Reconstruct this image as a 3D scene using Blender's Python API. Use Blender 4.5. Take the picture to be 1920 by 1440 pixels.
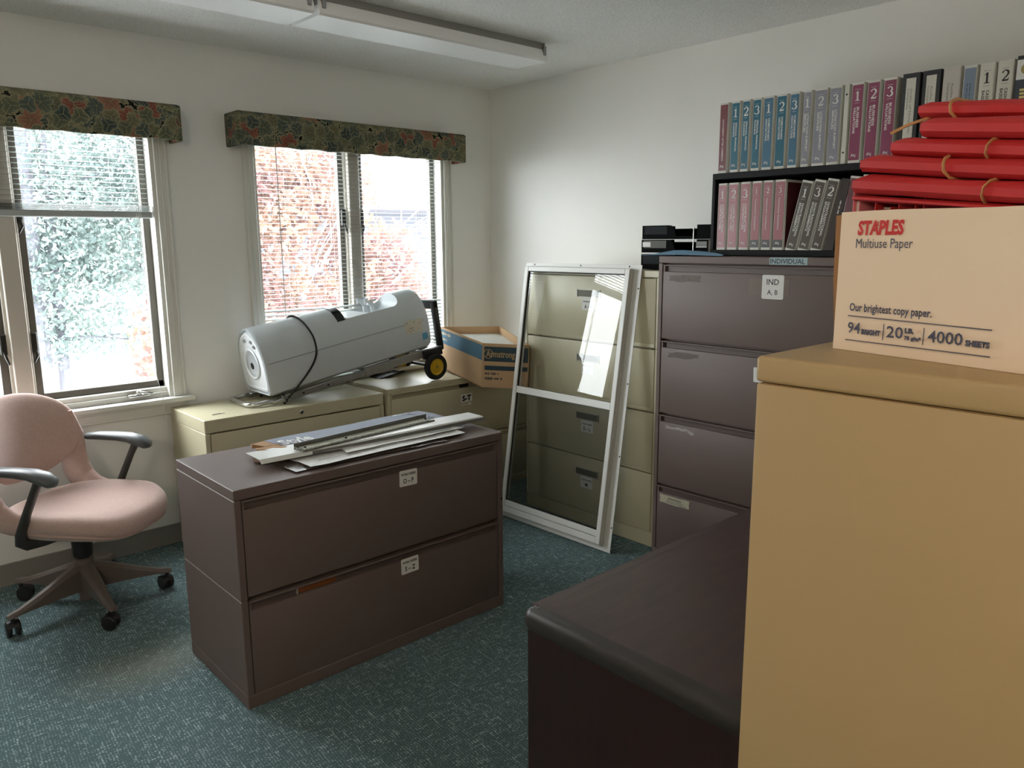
import bpy, bmesh, math, random
import numpy as np
from mathutils import Vector, Matrix, Quaternion
random.seed(7)
RNG = np.random.default_rng(7)
for o in list(bpy.data.objects): bpy.data.objects.remove(o)
SC = bpy.context.scene
COL = SC.collection
R = math.radians
# ---------------------------------------------------------------- camera
cam_d = bpy.data.cameras.new('camera'); cam = bpy.data.objects.new('camera', cam_d); COL.objects.link(cam)
SC.camera = cam
CAM = Vector((-3.318, -3.815, 1.449)); FPX = 1464.7
yaw, pit, rol = R(42.478), R(-10.387), R(-0.406)
_f = Vector((math.sin(yaw)*math.cos(pit), math.cos(yaw)*math.cos(pit), math.sin(pit)))
_r = _f.cross(Vector((0,0,1))).normalized(); _u = _r.cross(_f)
_c, _s = math.cos(rol), math.sin(rol)
CR, CU = _c*_r + _s*_u, -_s*_r + _c*_u
cam.matrix_world = Matrix(((CR.x,CU.x,-_f.x,CAM.x),(CR.y,CU.y,-_f.y,CAM.y),(CR.z,CU.z,-_f.z,CAM.z),(0,0,0,1)))
cam_d.sensor_width = 36; cam_d.lens = FPX*36/1920; cam_d.clip_start = .05; cam_d.clip_end = 300
def at(x, y, axis, val):
    """a point of the photograph seen on the plane axis = val, in metres"""
    d = CR*(x-960) + CU*(720-y) + _f*FPX
    return CAM + d*((val-CAM[axis])/d[axis])
# ---------------------------------------------------------------- world, light, exposure
SKY = 22.0
w = bpy.data.worlds.new('overcast'); SC.world = w; w.use_nodes = True
nt = w.node_tree; bg = nt.nodes['Background']
tc = nt.nodes.new('ShaderNodeTexCoord'); sx = nt.nodes.new('ShaderNodeSeparateXYZ'); rp = nt.nodes.new('ShaderNodeValToRGB')
nt.links.new(tc.outputs['Generated'], sx.inputs[0]); nt.links.new(sx.outputs['Z'], rp.inputs[0])
rp.color_ramp.elements[0].position = 0.0; rp.color_ramp.elements[0].color = (.80,.84,.86,1)
rp.color_ramp.elements[1].position = .7; rp.color_ramp.elements[1].color = (1.0,1.02,1.05,1)
nt.links.new(rp.outputs[0], bg.inputs[0]); bg.inputs[1].default_value = SKY
def lamp(name, kind, loc, energy, color, **kw):
    d = bpy.data.lights.new(name, kind); d.energy = energy; d.color = color
    for k, v in kw.items(): setattr(d, k, v)
    o = bpy.data.objects.new(name, d); COL.objects.link(o); o.location = loc; return o
# warm room lamp hung by the doorway at the camera's left
HALL = lamp('room_lamp', 'POINT', (-4.45, -3.85, 2.0), 35, (1.0,.83,.64), shadow_soft_size=.14)
# window portals only steer the sampling of the sky
for nm, x0, x1 in (('portal_left', -3.2, -2.05), ('portal_right', -1.56, -.375)):
    p = lamp(nm, 'AREA', ((x0+x1)/2, .16, 1.35), 1, (1,1,1), shape='RECTANGLE', size=x1-x0, size_y=1.25)
    p.rotation_euler = (R(-90), 0, 0); p.data.cycles.is_portal = True
vs = SC.view_settings
vs.view_transform = 'Standard'; vs.look = 'None'; vs.gamma = 1; vs.use_curve_mapping = False; vs.exposure = 0.0
SC.display_settings.display_device = 'sRGB'
cy = SC.cycles
cy.max_bounces = 10; cy.diffuse_bounces = 6; cy.glossy_bounces = 4; cy.transparent_max_bounces = 24; cy.transmission_bounces = 6
cy.sample_clamp_indirect = 6; cy.use_denoising = True; cy.caustics_reflective = False; cy.caustics_refractive = False
# ---------------------------------------------------------------- materials
def srgb(r, g, b):
    f = lambda c: (c/255/12.92) if c <= 10.3 else ((c/255+.055)/1.055)**2.4
    return (f(r), f(g), f(b), 1)
MATS = {}
def mat(name, col, rough=.5, metal=0, var=0, vscale=8, bump=0, bscale=60, spec=.5, stretch=None, sheen=0, trans=0):
    if name in MATS: return MATS[name]
    m = bpy.data.materials.new(name); m.use_nodes = True; t = m.node_tree; b = t.nodes['Principled BSDF']
    b.inputs['Base Color'].default_value = col; b.inputs['Roughness'].default_value = rough
    b.inputs['Metallic'].default_value = metal; b.inputs['Specular IOR Level'].default_value = spec
    if sheen: b.inputs['Sheen Weight'].default_value = sheen
    co = t.nodes.new('ShaderNodeTexCoord'); vec = co.outputs['Object']
    if stretch:
        mp = t.nodes.new('ShaderNodeMapping'); mp.inputs['Scale'].default_value = stretch
        t.links.new(vec, mp.inputs[0]); vec = mp.outputs[0]
    if var:
        n = t.nodes.new('ShaderNodeTexNoise'); n.inputs['Scale'].default_value = vscale; n.inputs['Detail'].default_value = 4
        t.links.new(vec, n.inputs['Vector'])
        r = t.nodes.new('ShaderNodeValToRGB')
        for e, k, p in ((r.color_ramp.elements[0], 1-var, .3), (r.color_ramp.elements[1], 1+var, .7)):
            e.color = (min(1,col[0]*k), min(1,col[1]*k), min(1,col[2]*k), 1); e.position = p
        t.links.new(n.outputs['Fac'], r.inputs[0]); t.links.new(r.outputs[0], b.inputs['Base Color'])
    if bump:
        n2 = t.nodes.new('ShaderNodeTexNoise'); n2.inputs['Scale'].default_value = bscale; n2.inputs['Detail'].default_value = 3
        t.links.new(vec, n2.inputs['Vector'])
        bm_ = t.nodes.new('ShaderNodeBump'); bm_.inputs['Strength'].default_value = bump; bm_.inputs['Distance'].default_value = .004
        t.links.new(n2.outputs['Fac'], bm_.inputs['Height']); t.links.new(bm_.outputs[0], b.inputs['Normal'])
    MATS[name] = m; return m
def glass(name, tint=(.97,.985,.98,1), r0=.08, gain=1.0):
    """thin clear pane: mostly see-through, mirror reflection rising towards grazing angles"""
    m = bpy.data.materials.new(name); m.use_nodes = True; t = m.node_tree; t.nodes.clear(); N, L = t.nodes.new, t.links.new
    o = N('ShaderNodeOutputMaterial'); mx = N('ShaderNodeMixShader'); lw = N('ShaderNodeLayerWeight'); lw.inputs[0].default_value = .5
    p = N('ShaderNodeMath'); p.operation = 'POWER'; p.inputs[1].default_value = 4.2; L(lw.outputs['Facing'], p.inputs[0])
    q = N('ShaderNodeMath'); q.operation = 'MULTIPLY_ADD'; q.inputs[1].default_value = (1-r0)*gain; q.inputs[2].default_value = r0; L(p.outputs[0], q.inputs[0])
    tr = N('ShaderNodeBsdfTransparent'); gl = N('ShaderNodeBsdfGlossy'); gl.inputs['Roughness'].default_value = 0; tr.inputs[0].default_value = tint
    L(q.outputs[0], mx.inputs[0]); L(tr.outputs[0], mx.inputs[1]); L(gl.outputs[0], mx.inputs[2]); L(mx.outputs[0], o.inputs[0])
    return m
def carpet():
    m = bpy.data.materials.new('teal_loop_carpet'); m.use_nodes = True; t = m.node_tree; b = t.nodes['Principled BSDF']
    b.inputs['Roughness'].default_value = .95; b.inputs['Specular IOR Level'].default_value = .15
    N, L = t.nodes.new, t.links.new
    co = N('ShaderNodeTexCoord')
    nz = N('ShaderNodeTexNoise'); nz.inputs['Scale'].default_value = 1.6; nz.inputs['Detail'].default_value = 6; L(co.outputs['Object'], nz.inputs['Vector'])
    rot = N('ShaderNodeMapping'); rot.inputs['Rotation'].default_value = (0,0,R(4)); L(co.outputs['Object'], rot.inputs[0])
    vo = N('ShaderNodeTexVoronoi'); vo.inputs['Scale'].default_value = 118; vo.inputs['Randomness'].default_value = .35; L(rot.outputs[0], vo.inputs['Vector'])
    # random raised runs of loops in both directions
    def runs(sc):
        mp = N('ShaderNodeMapping'); mp.inputs['Scale'].default_value = sc; L(rot.outputs[0], mp.inputs[0])
        n = N('ShaderNodeTexNoise'); n.inputs['Scale'].default_value = 1; n.inputs['Detail'].default_value = 0; L(mp.outputs[0], n.inputs['Vector']); return n
    r1, r2 = runs((95,22,1)), runs((22,95,1))
    mxr = N('ShaderNodeMath'); mxr.operation = 'MAXIMUM'; L(r1.outputs['Fac'], mxr.inputs[0]); L(r2.outputs['Fac'], mxr.inputs[1])
    inv = N('ShaderNodeMath'); inv.operation = 'MULTIPLY_ADD'; inv.inputs[1].default_value = -1.1; inv.inputs[2].default_value = .75; L(vo.outputs['Distance'], inv.inputs[0])
    h = N('ShaderNodeMath'); h.operation = 'MULTIPLY_ADD'; h.inputs[1].default_value = .9; L(mxr.outputs[0], h.inputs[0]); L(inv.outputs[0], h.inputs[2])
    cr = N('ShaderNodeValToRGB'); cr.color_ramp.elements[0].position = .62; cr.color_ramp.elements[0].color = srgb(90,112,115)
    cr.color_ramp.elements[1].position = 1.2 if False else 1.0; cr.color_ramp.elements[1].color = srgb(206,226,228)
    hs = N('ShaderNodeMath'); hs.operation = 'MULTIPLY'; hs.inputs[1].default_value = .72; L(h.outputs[0], hs.inputs[0]); L(hs.outputs[0], cr.inputs[0])
    # a worn brownish stain in front of the chair, plus faint soil
    mp = N('ShaderNodeMapping'); mp.inputs['Location'].default_value = (2.55*1.5, 1.10*2.4, 0); mp.inputs['Scale'].default_value = (1.5,2.4,1); L(co.outputs['Object'], mp.inputs[0])
    ln = N('ShaderNodeVectorMath'); ln.operation = 'LENGTH'; L(mp.outputs[0], ln.inputs[0])
    ad = N('ShaderNodeMath'); ad.operation = 'ADD'; L(ln.outputs['Value'], ad.inputs[0]); L(nz.outputs['Fac'], ad.inputs[1])
    sr = N('ShaderNodeValToRGB'); sr.color_ramp.elements[0].position = .55; sr.color_ramp.elements[0].color = (.45,.45,.45,1); sr.color_ramp.elements[1].position = 1.15; sr.color_ramp.elements[1].color = (0,0,0,1); L(ad.outputs[0], sr.inputs[0])
    mx = N('ShaderNodeMixRGB'); mx.inputs[2].default_value = srgb(152,152,138); L(sr.outputs[0], mx.inputs[0]); L(cr.outputs[0], mx.inputs[1])
    so = N('ShaderNodeMixRGB'); so.blend_type = 'MULTIPLY'; so.inputs[0].default_value = .5
    sr2 = N('ShaderNodeValToRGB'); sr2.color_ramp.elements[0].position = .35; sr2.color_ramp.elements[0].color = (.62,.66,.62,1); sr2.color_ramp.elements[1].position = .6; L(nz.outputs['Fac'], sr2.inputs[0])
    L(mx.outputs[0], so.inputs[1]); L(sr2.outputs[0], so.inputs[2]); L(so.outputs[0], b.inputs['Base Color'])
    bp = N('ShaderNodeBump'); bp.inputs['Strength'].default_value = .6; bp.inputs['Distance'].default_value = .005; L(h.outputs[0], bp.inputs['Height']); L(bp.outputs[0], b.inputs['Normal'])
    return m
def leaf_fabric():
    """dark upholstery print: lobed leaves in greens, olive and rust over near-black, thin pale outlines and veins"""
    m = bpy.data.materials.new('dark_leaf_print_fabric'); m.use_nodes = True; t = m.node_tree; b = t.nodes['Principled BSDF']
    b.inputs['Roughness'].default_value = .92; b.inputs['Specular IOR Level'].default_value = .15
    N, L = t.nodes.new, t.links.new
    co = N('ShaderNodeTexCoord')
    def mth(op, a, b_=None, c=None):
        n = N('ShaderNodeMath'); n.operation = op
        for i, v in enumerate((a, b_, c)):
            if v is None: continue
            if isinstance(v, (int, float)): n.inputs[i].default_value = v
            else: L(v, n.inputs[i])
        return n.outputs[0]
    def layer(scale, off, R0, cols, lobes):
        sp = N('ShaderNodeSeparateXYZ'); L(co.outputs['Object'], sp.inputs[0])
        cb = N('ShaderNodeCombineXYZ'); L(mth('ADD', sp.outputs['X'], sp.outputs['Y']), cb.inputs[0]); L(sp.outputs['Z'], cb.inputs[1])
        mp = N('ShaderNodeMapping'); mp.inputs['Scale'].default_value = (scale, scale, 1); mp.inputs['Location'].default_value = off; L(cb.outputs[0], mp.inputs[0])
        vo = N('ShaderNodeTexVoronoi'); vo.voronoi_dimensions = '2D'; vo.inputs['Scale'].default_value = 1; vo.inputs['Randomness'].default_value = .8; L(mp.outputs[0], vo.inputs['Vector'])
        df = N('ShaderNodeVectorMath'); df.operation = 'SUBTRACT'; L(mp.outputs[0], df.inputs[0]); L(vo.outputs['Position'], df.inputs[1])
        ds = N('ShaderNodeSeparateXYZ'); L(df.outputs[0], ds.inputs[0]); cs = N('ShaderNodeSeparateXYZ'); L(vo.outputs['Color'], cs.inputs[0])
        r = mth('SQRT', mth('ADD', mth('MULTIPLY', ds.outputs[0], ds.outputs[0]), mth('MULTIPLY', ds.outputs[1], ds.outputs[1])))
        th = mth('ADD', mth('ARCTAN2', ds.outputs[1], ds.outputs[0]), mth('MULTIPLY', cs.outputs[1], 6.283))
        lob = mth('MULTIPLY_ADD', mth('ABSOLUTE', mth('COSINE', mth('MULTIPLY', th, lobes/2))), .42, .58)
        ser = mth('MULTIPLY_ADD', mth('COSINE', mth('MULTIPLY', th, lobes*5)), .06, 1.0)
        rad = mth('MULTIPLY', mth('MULTIPLY', lob, ser), R0)
        q = mth('DIVIDE', r, rad)
        mask = mth('LESS_THAN', q, 1.0)
        rim = mth('GREATER_THAN', q, .88)
        vein = mth('LESS_THAN', mth('MULTIPLY', mth('ABSOLUTE', mth('SINE', mth('MULTIPLY', th, lobes/2))), r), .022)
        pal = N('ShaderNodeValToRGB'); pal.color_ramp.interpolation = 'CONSTANT'
        pal.color_ramp.elements[0].color = cols[0][1]; pal.color_ramp.elements[1].position = cols[1][0]; pal.color_ramp.elements[1].color = cols[1][1]
        for p, c in cols[2:]:
            e = pal.color_ramp.elements.new(p); e.color = c
        L(cs.outputs[0], pal.inputs[0])
        sh = N('ShaderNodeMixRGB'); sh.blend_type = 'MULTIPLY'; sh.inputs[0].default_value = .7; L(pal.outputs[0], sh.inputs[1])
        g = N('ShaderNodeValToRGB'); g.color_ramp.elements[0].color = (.3,.3,.3,1); g.color_ramp.elements[1].color = (1.1,1.1,1.1,1); L(q, g.inputs[0]); L(g.outputs[0], sh.inputs[2])
        cm = N('ShaderNodeMixRGB'); cm.inputs[2].default_value = srgb(134,126,98); L(mth('MULTIPLY', mth('MAXIMUM', rim, vein), .9), cm.inputs[0]); L(sh.outputs[0], cm.inputs[1])
        return cm.outputs[0], mask
    gr = [(0,srgb(78,88,80)),(.3,srgb(92,96,76)),(.55,srgb(62,74,70)),(.75,srgb(108,106,82))]
    rd = [(0,srgb(84,92,78)),(.28,srgb(128,74,62)),(.5,srgb(104,106,82)),(.68,srgb(104,48,48)),(.84,srgb(138,98,78))]
    acc = None
    for args in ((14,(0,0,0),.66,gr,3), (12,(3.7,1.2,0),.56,gr,5), (10,(7.1,4.4,0),.52,rd,5), (12,(1.6,8.3,0),.46,gr,3)):
        c, k = layer(*args)
        mx = N('ShaderNodeMixRGB'); L(k, mx.inputs[0]); L(c, mx.inputs[2])
        if acc is None: mx.inputs[1].default_value = srgb(15,17,16)
        else: L(acc, mx.inputs[1])
        acc = mx.outputs[0]
    L(acc, b.inputs['Base Color'])
    return m
def screen_mat():
    m = bpy.data.materials.new('insect_screen'); m.use_nodes = True; t = m.node_tree; t.nodes.clear()
    o = t.nodes.new('ShaderNodeOutputMaterial'); mx = t.nodes.new('ShaderNodeMixShader'); tr = t.nodes.new('ShaderNodeBsdfTransparent'); d = t.nodes.new('ShaderNodeBsdfDiffuse')
    d.inputs[0].default_value = srgb(40,42,40); mx.inputs[0].default_value = .45
    t.links.new(tr.outputs[0], mx.inputs[1]); t.links.new(d.outputs[0], mx.inputs[2]); t.links.new(mx.outputs[0], o.inputs[0]); return m
def leaf_mat(name, c0, c1, tr=.35):
    m = bpy.data.materials.new(name); m.use_nodes = True; t = m.node_tree; t.nodes.clear(); N, L = t.nodes.new, t.links.new
    o = N('ShaderNodeOutputMaterial'); mx = N('ShaderNodeMixShader'); d = N('ShaderNodeBsdfDiffuse'); tl = N('ShaderNodeBsdfTranslucent')
    co = N('ShaderNodeTexCoord'); n = N('ShaderNodeTexNoise'); n.inputs['Scale'].default_value = 1.4; n.inputs['Detail'].default_value = 5; r = N('ShaderNodeValToRGB')
    r.color_ramp.elements[0].color = c0; r.color_ramp.elements[1].color = c1; r.color_ramp.elements[0].position = .4; r.color_ramp.elements[1].position = .6
    L(co.outputs['Object'], n.inputs['Vector']); L(n.outputs['Fac'], r.inputs[0]); L(r.outputs[0], d.inputs[0]); L(r.outputs[0], tl.inputs[0])
    mx.inputs[0].default_value = tr; L(d.outputs[0], mx.inputs[1]); L(tl.outputs[0], mx.inputs[2]); L(mx.outputs[0], o.inputs[0]); return m
# ---------------------------------------------------------------- mesh helpers
class MB:
    """collects verts and faces of ONE mesh"""
    def __init__(s): s.bm = bmesh.new()
    def _xf(s, vs, M):
        if M is not None: bmesh.ops.transform(s.bm, matrix=M, verts=vs)
    def box(s, a, b, bev=0, M=None, seg=1):
        a, b = Vector(a), Vector(b); c = (a+b)/2; d = b-a
        r = bmesh.ops.create_cube(s.bm, size=1, matrix=Matrix.Translation(c) @ Matrix.Diagonal((abs(d.x), abs(d.y), abs(d.z), 1)))
        vs = r['verts']
        if bev:
            ed = list({e for v in vs for e in v.link_edges})
            q = bmesh.ops.bevel(s.bm, geom=ed, offset=min(bev, .49*min(abs(d.x),abs(d.y),abs(d.z))), segments=seg, affect='EDGES', profile=.5)
            vs = list({v for f in q['faces'] for v in f.verts} | {v for v in vs if v.is_valid})
        s._xf(vs, M); return s
    def prism(s, pts, z0, z1, M=None):
        n = len(pts)
        lo = [s.bm.verts.new((p[0], p[1], z0)) for p in pts]; hi = [s.bm.verts.new((p[0], p[1], z1)) for p in pts]
        s.bm.faces.new(lo[::-1]); s.bm.faces.new(hi)
        for i in range(n): s.bm.faces.new((lo[i], lo[(i+1)%n], hi[(i+1)%n], hi[i]))
        s._xf(lo+hi, M); return s
    def flat(s, pts, M=None):
        v = [s.bm.verts.new((p[0], p[1], p[2] if len(p) > 2 else 0)) for p in pts]; s.bm.faces.new(v); s._xf(v, M); return s
    def loft(s, rings, cap=True, closed=False, M=None):
        R_ = [[s.bm.verts.new(p) for p in r] for r in rings]; n = len(rings[0])
        k = len(R_)
        for a in range(k if closed else k-1):
            p, q = R_[a], R_[(a+1) % k]
            for i in range(n): s.bm.faces.new((p[i], p[(i+1)%n], q[(i+1)%n], q[i]))
        if cap and not closed: s.bm.faces.new(R_[0][::-1]); s.bm.faces.new(R_[-1])
        s._xf([v for r in R_ for v in r], M); return s
    def tube(s, path, r, n=10, closed=False, M=None, sq=1.0, up=None):
        P = [Vector(p) for p in path]; k = len(P); rings = []
        rr = r if isinstance(r, (list, tuple)) else [r]*k
        t0 = None; nrm = None
        for i in range(k):
            if closed: t = (P[(i+1)%k]-P[i-1])
            else: t = P[min(i+1,k-1)]-P[max(i-1,0)]
            t.normalize()
            if nrm is None:
                ref = Vector(up) if up else (Vector((0,0,1)) if abs(t.z) < .9 else Vector((1,0,0)))
                nrm = (ref - t*ref.dot(t)).normalized()
            else:
                nrm = (nrm - t*nrm.dot(t)).normalized()
            bi = t.cross(nrm)
            rings.append([P[i] + (nrm*math.cos(2*math.pi*j/n)*sq + bi*math.sin(2*math.pi*j/n))*rr[i] for j in range(n)])
        return s.loft(rings, True, closed, M)
    def cyl(s, a, b, r, n=20, r2=None, M=None, bev=0):
        a, b = Vector(a), Vector(b); t = (b-a); L_ = t.length; t.normalize()
        r2 = r if r2 is None else r2
        if bev: return s.tube([a, a, a+t*bev, b-t*bev, b, b], [r*.0+max(r-bev,1e-4), r-bev, r, r2, r2-bev, max(r2-bev,1e-4)], n, M=M) if False else s.tube([a, a+t*bev, b-t*bev, b], [r-bev, r, r2, r2-bev], n, M=M)
        return s.tube([a, b], [r, r2], n, M=M)
    def sphere(s, c, rad, M=None, u=16, v=10):
        rad = (rad,)*3 if isinstance(rad, (int,float)) else rad
        r = bmesh.ops.create_uvsphere(s.bm, u_segments=u, v_segments=v, radius=1, matrix=Matrix.Translation(c) @ Matrix.Diagonal((*rad,1)))
        s._xf(r['verts'], M); return s
    def lathe(s, prof, n=28, M=None, closed=False):
        return s.loft([[(p[0]*math.cos(2*math.pi*j/n), p[0]*math.sin(2*math.pi*j/n), p[1]) for j in range(n)] for p in prof], not closed, closed, M)
    def mesh(s, name, ang=35):
        bmesh.ops.recalc_face_normals(s.bm, faces=s.bm.faces)
        me = bpy.data.meshes.new(name); s.bm.to_mesh(me); s.bm.free()
        finish(me, ang); return me
def finish(me, ang=35):
    if ang and len(me.polygons):
        me.polygons.foreach_set('use_smooth', [True]*len(me.polygons)); me.set_sharp_from_angle(angle=R(ang))
XF = {}   # world matrix of each thing
def link(name, me, m=None, parent=None, M=None, label=None):
    o = bpy.data.objects.new(name, me); COL.objects.link(o)
    if m is not None and len(me.materials) == 0: me.materials.append(m)
    if parent is not None: o.parent = parent
    if M is not None: o.matrix_basis = M
    if label: o['label'] = label
    return o
def part(name, mb, m, parent, world=False, ang=35, label=None, stuff=False):
    me = mb.mesh(name, ang) if isinstance(mb, MB) else mb
    if world:
        p = parent; W = Matrix.Identity(4)
        while p is not None: W = p.matrix_basis.copy() @ W if p.parent is not None else (XF.get(p.name, Matrix.Identity(4)) @ W); p = p.parent
        me.transform(W.inverted())
    o = link(name, me, m, parent, label=label)
    if stuff: o['kind'] = 'stuff'
    return o
def thing(name, label, cat, loc=(0,0,0), rz=0, group=None, M=None):
    o = bpy.data.objects.new(name, None); COL.objects.link(o); o.empty_display_size = .1
    W = M if M is not None else Matrix.Translation(loc) @ Matrix.Rotation(rz, 4, 'Z')
    o.matrix_world = W; XF[o.name] = W.copy()
    o['label'] = label; o['category'] = cat
    if group: o['group'] = group
    return o
def single(name, mb, m, label, cat, group=None, ang=35):
    o = link(name, mb.mesh(name, ang) if isinstance(mb, MB) else mb, m); o['label'] = label; o['category'] = cat
    if group: o['group'] = group
    return o
def struct(name, mb, m, parent=None, ang=35):
    o = link(name, mb.mesh(name, ang) if isinstance(mb, MB) else mb, m, parent)
    if parent is None: o['kind'] = 'structure'
    return o
def copy_tree(src, parent=None):
    c = src.copy(); COL.objects.link(c)
    if parent is not None: c.parent = parent
    for ch in list(src.children): copy_tree(ch, c)
    return c
def basis(o, x, y):
    """matrix with origin o, local x and y axes along the given directions"""
    x = Vector(x).normalized(); y = Vector(y); y = (y - x*y.dot(x)).normalized(); z = x.cross(y)
    return Matrix(((x.x,y.x,z.x,o[0]),(x.y,y.y,z.y,o[1]),(x.z,y.z,z.z,o[2]),(0,0,0,1)))
# lettering: flat meshes in the local xy plane
def text_mesh(txt, size, bold=0.0, width=None, sx=1.0, spacing=1.0):
    c = bpy.data.curves.new('lettering', 'FONT'); c.body = txt; c.size = size; c.resolution_u = 2; c.offset = bold; c.align_x = 'LEFT'; c.space_character = spacing
    o = bpy.data.objects.new('tmp', c); me = bpy.data.meshes.new_from_object(o); bpy.data.objects.remove(o); bpy.data.curves.remove(c)
    if len(me.vertices):
        co = np.empty(len(me.vertices)*3); me.vertices.foreach_get('co', co); co = co.reshape(-1,3)
        co[:,0] -= co[:,0].min()
        k = sx if width is None else width/max(co[:,0].max(), 1e-6)
        co[:,0] *= k; co[:,2] = 0; me.vertices.foreach_set('co', co.ravel())
    me.materials.clear(); return me
def merge(list_of):
    """joins flat (mesh, matrix) pairs into one mesh"""
    b = bmesh.new()
    for me, M in list_of:
        t = me.copy(); t.transform(M); b.from_mesh(t); bpy.data.meshes.remove(t)
    me = bpy.data.meshes.new('lettering'); b.to_mesh(me); b.free(); return me
T = Matrix.Translation
def stroke_mesh(strokes, gain=1.0):
    b = bmesh.new()
    for pts, ws in strokes:
        P = [Vector((p[0], p[1], 0)) for p in pts]; k = len(P)
        ws = list(ws) if isinstance(ws, (list,tuple)) else [ws]*k; ws = [q*gain for q in ws]
        L_ = []
        for i in range(k):
            t = (P[min(i+1,k-1)]-P[max(i-1,0)]).normalized(); n = Vector((-t.y, t.x, 0))
            L_.append((b.verts.new(P[i]+n*ws[i]/2), b.verts.new(P[i]-n*ws[i]/2)))
        for i in range(k-1): b.faces.new((L_[i][0], L_[i][1], L_[i+1][1], L_[i+1][0]))
    bmesh.ops.recalc_face_normals(b, faces=b.faces)
    me = bpy.data.meshes.new('lettering'); b.to_mesh(me); b.free(); return me
def arc(cx, cy, rx, ry, a0, a1, n=10):
    return [(cx+rx*math.cos(R(a0+(a1-a0)*i/n)), cy+ry*math.sin(R(a0+(a1-a0)*i/n))) for i in range(n+1)]
DIG = {  # book-face numerals, one unit high
 '1': stroke_mesh([([(.32,0.02),(.32,1)], .15), ([(.08,.03),(.56,.03)], .07), ([(.08,.80),(.22,.85),(.34,.97)], [.05,.07,.1])], 1.25),
 '2': stroke_mesh([(arc(.31,.71,.25,.27,170,-20,12)+[(.42,.42),(.22,.22),(.08,.06)], [.14,.11,.08,.07,.07,.08,.10,.12,.14,.15,.15,.14,.13,.11,.09,.07]), ([(.06,.06),(.56,.06)], .13), ([(.56,.02),(.60,.24)], .06)], 1.3),
 '3': stroke_mesh([(arc(.29,.74,.22,.24,160,-80,12), [.13,.10,.07,.07,.07,.08,.1,.12,.13,.13,.11,.08,.06]), (arc(.28,.28,.27,.26,85,-160,14), [.06,.07,.09,.12,.14,.15,.15,.14,.12,.09,.07,.07,.07,.09,.13])], 1.3),
}
SQUIG = stroke_mesh([([(0,.2),(.15,.8),(.35,.25),(.5,.75),(.62,.35)], .22), ([(.6,.5),(.8,.15),(1.05,.75)], [.2,.24,.05]), ([(.8,.15),(1.0,0)], .12)])

def dashes(width, h, seed, words_=3):
    """a line of print too small to read: word-like runs of short bars"""
    rr = random.Random(seed); st = []; x = 0
    while x < width:
        n = rr.randint(3, 7)
        for _ in range(n):
            l = h*rr.uniform(.25,.55)
            if x+l > width: break
            st.append(([(x,h*.5),(x+l,h*.5)], h*rr.choice((.55,.75,1.0)))); x += l+h*.14
        x += h*.5
    return stroke_mesh(st)
# ================================================================ ROOM SHELL
H = 2.36
X0, Y0 = -4.8, -5.0     # far ends of the room, behind the camera
wall_m = mat('warm_white_wall_paint', srgb(233,233,230), .75, bump=.05, bscale=180, var=.02, vscale=2, spec=.3)
ceil_m = mat('popcorn_ceiling', srgb(246,246,243), .9, bump=1.0, bscale=130, var=.10, vscale=120, spec=.2)
trim_m = mat('white_trim_paint', srgb(216,216,210), .45)
base_m = mat('grey_vinyl_base', srgb(132,129,124), .55)
W1 = (-3.23, -2.03); W2 = (-1.557, -.372); ZS, ZH = .727, 1.975
b = MB()
for x0, x1 in ((X0-.1, W1[0]), (W1[1], W2[0]), (W2[1], .14)): b.box((x0,0,-.05), (x1,.14,H+.05))
for x0, x1 in (W1, W2): b.box((x0,0,-.05), (x1,.14,ZS)); b.box((x0,0,ZH), (x1,.14,H+.05))
struct('wall_left', b, wall_m)
b = MB().box((0,Y0-.1,-.05), (.14,0,H+.05)); struct('wall_right', b, wall_m)
struct('wall_back', MB().box((X0-.1,Y0-.14,-.05), (.14,Y0,H+.05)), wall_m)
b = MB(); b.box((X0-.14,Y0,-.05), (X0,-4.35,H+.05)); b.box((X0-.14,-3.3,-.05), (X0,0,H+.05)); b.box((X0-.14,-4.35,2.05), (X0,-3.3,H+.05))
struct('wall_side', b, wall_m)
# hall beyond the doorway at the camera's left, where the warm lamp hangs
b = MB(); b.box((-6.6,-5.1,-.05), (-6.46,-2.5,H+.05)); b.box((-6.6,-5.24,-.05), (X0-.14,-5.1,H+.05)); b.box((-6.6,-2.5,-.05), (X0-.14,-2.36,H+.05)); struct('wall_hall', b, wall_m)
struct('floor', MB().box((-6.6,Y0-.24,-.06), (.14,.14,0)), carpet())
struct('ceiling', MB().box((-6.6,Y0-.24,H), (.14,.14,H+.06)), ceil_m)
prof = [(0,0),(-.011,0),(-.009,.010),(-.006,.018),(-.0055,.093),(-.003,.096),(0,.096)]
def baseboard(name, a, bb, nrm):
    a, bb, nrm = Vector(a), Vector(bb), Vector(nrm)
    m = MB(); m.loft([[p - nrm*q[0] + Vector((0,0,q[1]+.0)) for q in prof] for p in (a, bb)], True)
    struct(name, m, base_m)
baseboard('baseboard_left', (X0,-.0005,0), (-.012,-.0005,0), (0,-1,0))
baseboard('baseboard_right', (-.0005,-.013,0), (-.0005,Y0,0), (-1,0,0))
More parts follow.
